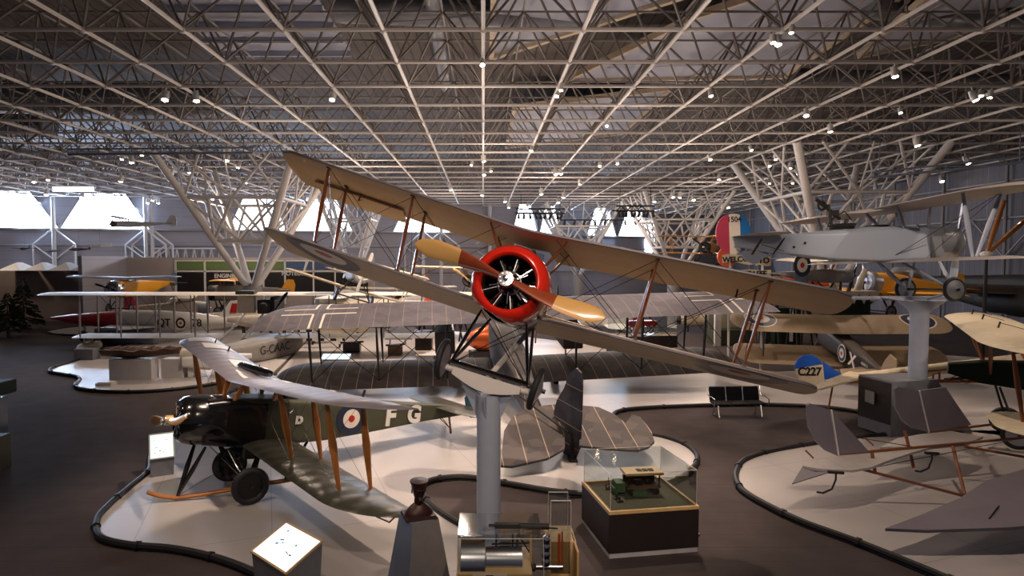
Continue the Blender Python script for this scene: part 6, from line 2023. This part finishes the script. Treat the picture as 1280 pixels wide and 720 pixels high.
# green glass showcases at right of centre
for i, (p0, p1, Y, lb) in enumerate(((889, 935, 36.5, 'pale olive glass showcase with white post, left of the two round-marked wings'), (936, 976, 38, 'long low glass showcase behind the brown struts'), )):
    a = at(p0, 420, Y); b = at(p1, 420, Y)
    r = root('showcase', lb, 'showcase', ((a.x + b.x) / 2, Y, 0))
    wd = b.x - a.x
    m = MB(); m.box((0, 0, .45), (wd, 1.4, .9)); m.build('base', M['greygreen'], r, smooth=False)
    m = MB(); m.box((0, .5, 1.4), (wd, .1, 1.0)); m.box((wd * .2, .35, 1.45), (wd * .4, .06, .9)); m.build('back_panel', M['cream'], r, smooth=False)
    m = MB(); m.box((0, 0, 1.45), (wd, 1.3, 1.1)); m.build('glass_box', M['glass'], r, smooth=False)
    m = MB(); m.box((-wd / 2 + .1, -.7, 1.1), (.35, .2, 2.3)); m.build('post', M['white'], r, smooth=False)
m = MB(); m.box((0, 0, 1.1), (1.5, .4, 2.2)); m.use(1); m.box((.2, -.22, 1.2), (.2, .03, 1.9))
o = m.build('display_pillar', [M['dkgreen'], M['white']], smooth=False); p = gr(984, 430, 0); o.location = ((984 - CX) / FOC * 36, 36, 0); tag(o, 'dark green pillar with pale stripe under the round wing marking', 'pillar')
m = MB(); m.box((0, 0, 1.1), (3.2, .3, 2.2)); o = m.build('display_screen', M['beigewall'], smooth=False); o.location = ((1024 - CX) / FOC * 37, 37, 0); tag(o, 'plain grey-beige partition left of the brown biplane nose', 'partition')
# silver bomb-like drop on floor
m = MB(); m.lathe([(.0001, -1.5), (.3, -1.2), (.42, -.6), (.42, .9), (.2, 1.2)], (0, 0, .8), (1, 0, 0), 20); m.use(1); m.lathe([(.0001, -1.55), (.31, -1.19), (.31, -1.1)], (0, 0, .8), (1, 0, 0), 20); m.tube((-.6, 0, 0), (-.6, 0, .5), .05, n=6); m.tube((.8, 0, 0), (.8, 0, .5), .05, n=6)
o = m.build('drop_tank', [M['cream'], M['blackmatt']]); p = gr(869, 406, 0); o.location = ((872 - CX) / FOC * 42, 42, 0.1); tag(o, 'cream pod with black nose lying beyond the bomber right wing tip', 'pod')
# seaplane-like small cream dish exhibits
for i, (px, py, lb, mm) in enumerate(((575, 395, 'orange-red hull exhibit beyond the copper nacelle', 'orange'), (535, 392, 'wooden framed exhibit beyond the bomber wing', 'ash'), (1000, 352, 'orange toy-like aircraft heap under the blue roundel rudder', 'orange'), (968, 352, 'yellow bench-like wing section under the welcome boards', 'yellow'), (1025, 350, 'orange rounded engine cover beside the orange heap', 'orange'))):
    Y = (38, 43.5, 34, 31, 38)[i]
    p = at(px, py, Y); r = root('hull_section', lb, 'exhibit', (p.x, p.y, 0), (0, 0, radians(30 + 40 * i)))
    m = MB(); m.lathe([(.0001, 1.4), (.3, 1.1), (.5, .2), (.4, -.9), (.0001, -1.3)], (0, 0, p.z), (0, 1, 0), 16); m.build('shell', M[mm], r)
    m = MB(); m.tube((-.4, .5, 0), (0, .3, p.z), .06, n=6); m.tube((.4, .5, 0), (0, .3, p.z), .06, n=6); m.tube((-.4, -.6, 0), (0, -.4, p.z), .06, n=6); m.tube((.4, -.6, 0), (0, -.4, p.z), .06, n=6); m.build('trestle', M['blackmatt'], r)
# green shark-tooth draped exhibit
r = root('painted_nose', 'dark green aircraft nose with pale toothed upper edge, behind the tan right wing tip', 'aircraft nose', ((1058 - CX) / FOC * 27.9, 27.9, 0))
m = MB(); m.cbox((0, 0, 2.6), (1.7, 1.2, 1.9), .15); m.build('body', M['dkgreen'], r)
m = MB()
for k in range(5): m.prism([(-1.1 + k * .44, -.64, 3.52), (-.66 + k * .44, -.64, 3.52), (-.88 + k * .44, -.64, 3.05)], (0, .03, 0))
m.box((0, 0, 3.56), (2.2, 1.25, .12)); m.build('toothed_edge', M['hullcream'], r, smooth=False)
for sx in (-.5, .5):
    m = MB(); m.tube((sx, 0, 3.6), (sx * 1.7, 0, 4.6), .16, .1, 10); m.build('raised_arm', M['hullcream'], r)
# welcome boards
sb = root('sign_board', 'cream curled boards lettered WELCOME TO and CAFFE, left of the blue roundel rudder', 'sign', loc_at(934, 330, 26.2))
m = MB()


def ribbon(m, x0, x1, z0, h, amp, th=.05):
    R_ = []
    for k in range(15):
        t = k / 14; x = x0 + (x1 - x0) * t; z = z0 + amp * sin(t * pi * 2)
        R_.append([Vector((x, -th, z - h / 2)), Vector((x, th, z - h / 2)), Vector((x, th, z + h / 2)), Vector((x, -th, z + h / 2))])
    m.rings(R_, True, True)


ribbon(m, -1.05, .45, .20, .34, .06); ribbon(m, .38, .98, .14, .40, .03); ribbon(m, -.25, 1.0, -.42, .34, .02)
m.build('board', M['cream'], sb, smooth=False)
text_mesh('WELCOME', .31, frame((-.32, -.06, .2), (1, 0, .04), (0, 0, 1)), M['blackmatt'], sb, 'sign_lettering', .01, bold=.012)
text_mesh('TO', .33, frame((.68, -.06, .14), (1, 0, 0), (0, 0, 1)), M['blackmatt'], sb, 'sign_lettering', .01, bold=.012)
text_mesh('CAFFE', .31, frame((.38, -.06, -.42), (1, 0, 0), (0, 0, 1)), M['blackmatt'], sb, 'sign_lettering', .01, bold=.012)
m = MB(); m.tube((-.7, .1, .4), (-.7, .1, -4.7), .05, n=8); m.tube((.7, .1, .3), (.7, .1, -4.7), .05, n=8); m.build('sign_post', M['steel'], sb)
m = MB(); m.lathe([(.0001, -.06), (.42, -.06), (.42, .06), (.0001, .06)], (-.8, .15, .3), (0, 1, 0), 20); m.build('round_board', M['orange'], sb)
# dark bomber at far right
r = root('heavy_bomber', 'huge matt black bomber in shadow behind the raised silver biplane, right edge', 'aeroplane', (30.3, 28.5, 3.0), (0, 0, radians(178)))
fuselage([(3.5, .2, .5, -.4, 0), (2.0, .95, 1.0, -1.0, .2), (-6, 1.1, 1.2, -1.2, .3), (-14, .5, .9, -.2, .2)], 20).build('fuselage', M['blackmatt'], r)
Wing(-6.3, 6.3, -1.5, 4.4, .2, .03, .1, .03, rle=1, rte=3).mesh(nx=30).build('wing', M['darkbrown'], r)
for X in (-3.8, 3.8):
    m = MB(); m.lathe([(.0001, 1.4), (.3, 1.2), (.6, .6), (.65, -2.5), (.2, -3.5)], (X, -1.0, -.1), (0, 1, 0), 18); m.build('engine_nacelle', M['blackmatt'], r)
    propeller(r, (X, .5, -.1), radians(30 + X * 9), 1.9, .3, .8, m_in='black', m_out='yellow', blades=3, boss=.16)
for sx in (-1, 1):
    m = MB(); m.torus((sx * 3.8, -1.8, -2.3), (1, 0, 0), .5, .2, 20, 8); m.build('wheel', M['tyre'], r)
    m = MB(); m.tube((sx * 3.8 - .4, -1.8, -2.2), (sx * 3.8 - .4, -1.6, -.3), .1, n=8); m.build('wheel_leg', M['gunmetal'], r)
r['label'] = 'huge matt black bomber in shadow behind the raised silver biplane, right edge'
# big wooden propeller-like V at right
r = root('raised_propeller', 'orange-brown wooden V-shaped arms rising at the right edge above the silver lower wing', 'propeller', loc_at(1233, 318, 24))
for a, b_ in (((0, 0, 0), (.62, 0, 2.1)), ((0, 0, 0), (2.0, .1, 1.75))):
    m = MB(); m.tube(a, b_, .05, .06, 8, 1.3, (1, 0, 0), mid=.08); m.build('arm', M['ash'], r)
m = MB(); m.ball((0, 0, 0), .22, 14, 8, (1, 1, .6)); m.build('hub', M['white'], r)
m = MB(); m.tube((0, 0, -.1), (0, 0, -5.0), .06, n=8); m.build('stand', M['blackmatt'], r)
# distant white and grey exhibits that fill the floor between the aircraft
random.seed(11)
spec = [(330, 398, 38, 'cream', 'cream rounded fuselage under the flying boat engine'), (365, 402, 36, 'hullcream', 'pale wheel fairing exhibit left of the black cross'), (470, 385, 40, 'cream', 'cream fuselage seen over the bomber left wing'),
        (545, 378, 44, 'white', 'white fuselage below the far wall bracket'), ]
for px, py, Y, mm, lb in spec:
    p = at(px, py, Y)
    r = root('fuselage_exhibit', lb, 'fuselage', (p.x, p.y, 0), (0, 0, radians(random.choice([70, 95, 115, -80]))))
    fuselage([(2.6, .2, p.z + .3, p.z - .3, 0), (1.6, .5, p.z + .5, p.z - .5, .1), (-1, .5, p.z + .5, p.z - .5, .2), (-3.6, .06, p.z + .35, p.z + .05, .1)], 16).build('fuselage', M[mm], r)
    m = MB()
    for y_ in (1.2, -1.2):
        m.tube((-.4, y_, 0), (-.15, y_, p.z - .3), .06, n=6); m.tube((.4, y_, 0), (.15, y_, p.z - .3), .06, n=6)
    m.build('trestle', M['gunmetal'], r)

# ============================================================ SPOTLIGHTS under the space frame
proto = root('spotlight', 'white track spotlight under the space frame', 'spotlight', (0, 0, 0), (0, 0, 0))
m = MB(); m.lathe([(.0001, .16), (.06, .16), (.085, .05), (.095, -.14), (.08, -.145), (.075, -.10)], (0, 0, -.28), (0, .35, 1), 14); m.build('lamp_body', M['white'], proto)
m = MB(); m.lathe([(.0001, -.16), (.05, -.155), (.085, -.13), (.0001, -.12)], (0, 0, -.28), (0, .35, 1), 14); m.build('lens', M['lens'], proto)
m = MB(); m.tube((0, 0, 0), (0, 0, -.14), .015, n=6); m.tube((-.09, 0, -.14), (.09, 0, -.14), .012, n=6); m.tube((-.095, 0, -.14), (-.095, 0, -.3), .012, n=6); m.tube((.095, 0, -.14), (.095, 0, -.3), .012, n=6); m.build('bracket', M['white'], proto)
LP = [(213, 123, 2), (247, 122, 2), (421, 122, 1.6), (605, 83, 1), (701, 112, 1), (694, 122, .8), (754, 157, 1), (884, 112, 1), (967, 47, 1.3), (960, 58, .9), (981, 44, .6), (1110, 87, 1.6), (1206, 116, 2), (1219, 110, 1), (1232, 114, 1.2),
      (1004, 137, 1.6), (1033, 155, 1.8), (898, 220, 2), (883, 193, 1.6), (1139, 180, 2.6), (1200, 198, 3.0), (1182, 223, 3.0), (665, 185, 1.4), (692, 212, 2), (699, 213, 2), (604, 197, 2), (603, 215, 2), (562, 233, 2.4),
      (934, 184, 1.2), (1118, 150, .8), (749, 202, 1.4), (768, 203, 1.2), (724, 228, 2), (675, 238, 3), (705, 242, 3), (697, 249, 3), (632, 250, 2.5), (624, 270, 3), (660, 254, 3), (777, 253, 3), (816, 247, 3), (838, 240, 3), (603, 240, 2.5),
      (591, 205, 1), (613, 213, 1), (957, 202, 1.4), (965, 201, 1.4), (973, 201, 1), (985, 208, 2), (991, 212, 2), (961, 224, 1.6), (1005, 234, 2), (990, 228, 1.6), (180, 192, 1.3), (157, 192, 1.3), (167, 201, 2.4), (155, 221, 2.8), (219, 212, 2), (239, 212, 1.4),
      (281, 190, 1.8), (290, 190, 1.8), (288, 201, 1.8), (302, 203, 1.8), (44, 222, 2.6), (63, 222, 2.2), (62, 239, 3.4), (105, 243, 3.4), (186, 247, 3), (193, 246, 3), (199, 247, 3), (864, 245, 3), (850, 243, 3), (871, 262, 3), (905, 256, 3), (1093, 233, 3), (310, 228, 1.5), (268, 246, 2.6)]
for i, (px, py, sc_) in enumerate(LP):
    # hang each one from the nearest lower-chord bar
    hz = ZC - .28
    Y = (hz - CAMZ) * FOC / max(24, (325 - py)); X = (px - CX) / FOC * Y
    Y = min(Y, OY + 20 * G)
    Yr = OY + round((Y - OY) / G) * G; Xr = round(X / G) * G
    if abs(CX + FOC * Xr / Y - px) < abs(325 - (hz - CAMZ) * FOC / Yr - py): X = Xr
    else: X *= Yr / Y; Y = Yr
    zz = ZC; X = min(X, 36.0)
    c = proto if i == 0 else copy_tree(proto)
    c.location = (X, Y, zz)
    k = .55 + .45 * sc_
    c.scale = (k, k, k)
    c.rotation_euler = (radians(random.uniform(-12, 12)), radians(random.uniform(-12, 12)), radians(random.uniform(-25, 25)))
    c['group'] = 'spotlights under the space frame'
    side = 'left of the picture' if px < 430 else ('middle of the picture' if px < 850 else 'right of the picture')
    row = 'nearest rows' if py < 130 else ('middle rows' if py < 200 else 'far rows')
    c['label'] = 'small white lit spotlight hanging under the space frame, %s, %s' % (row, side)
    c['group'] = 'spotlights, %s, %s' % (row, side)
# track bars
for a, b_, z, lb in (((85, 193), (316, 191), 10.6, 'long grey lighting bar before the left tree column'), ((1090, 222), (1285, 202), 10.6, 'long lighting bar by the right wall')):
    p = at(a[0], a[1], 36.5); q_ = at(b_[0], b_[1], 36.5 if a[0] < 500 else 33)
    m = MB(); m.tube(p, q_, .07, n=8); m.tube(p + Vector((0, 0, .3)), q_ + Vector((0, 0, .3)), .05, n=8)
    for k in range(7):
        t = k / 6; m.tube(p.lerp(q_, t), p.lerp(q_, t) + Vector((0, 0, .3)), .03, n=6)
    for t in (.05, .95): m.tube(p.lerp(q_, t), p.lerp(q_, t) + Vector((0, 0, 12.3 - p.lerp(q_, t).z)), .03, n=6)
    o = m.build('lighting_bar', M['bluegrey']); tag(o, lb, 'lighting bar')
p = at(66, 236.5, 54.8); q_ = at(117, 236.5, 54.8)
fl = root('strip_light', 'long glowing double tube strip light at far left below the space frame', 'strip light', tuple((p + q_) / 2))
L_ = (q_ - p).length / 2
for dz in (-.12, .12):
    m = MB(); m.tube((-L_, 0, dz), (L_, 0, dz), .07, n=8); m.build('tube', M['tubeglow'], fl)
m = MB(); m.box((0, .1, 0), (2 * L_, .1, .4)); m.tube((-L_ * .8, 0, .1), (-L_ * .8, 0, 12 - fl.location.z), .03, n=6); m.tube((L_ * .8, 0, .1), (L_ * .8, 0, 12 - fl.location.z), .03, n=6); m.build('housing', M['white'], fl, smooth=False)
# black stage-lighting trusses in the far middle
for i, (p0, p1, y_, Y, lb) in enumerate(((645, 706, 267, 66, 'black stage-light truss, left of the two over the far windows'), (770, 818, 264, 60, 'black stage-light truss, right of the two over the far windows'), (700, 812, 275, 72, 'long thin row of small lamps beneath the black trusses'))):
    p = at(p0, y_, Y); q_ = at(p1, y_, Y)
    r = root('stage_truss', lb, 'truss', tuple((p + q_) / 2)); L_ = (q_ - p).length / 2
    m = MB(); m.tube((-L_, 0, 0), (L_, 0, 0), .08, n=6)
    if i < 2:
        m.tube((-L_, 0, .5), (L_, 0, .5), .08, n=6); m.tube((-L_, 2, .2), (L_, 2, .2), .08, n=6)
        n_ = int(L_ * 2)
        for k in range(n_): m.tube((-L_ + k, 0, 0), (-L_ + k + .5, 0, .5), .05, n=5); m.tube((-L_ + k + .5, 0, .5), (-L_ + k + 1, 0, 0), .05, n=5)
    for s_ in (-.8, .8): m.tube((L_ * s_, 0, .3), (L_ * s_, 0, 12 - r.location.z), .03, n=5)
    m.build('truss_frame', M['blackmatt'], r)
    for k in range(9):
        x_ = -L_ + 2 * L_ * (k + .5) / 9
        m = MB(); m.tube((x_, -.1, -.1), (x_ + random.uniform(-.2, .2), -.1, -.6), .12, .16, 8); m.build('stage_lamp', M['blackmatt'], r)
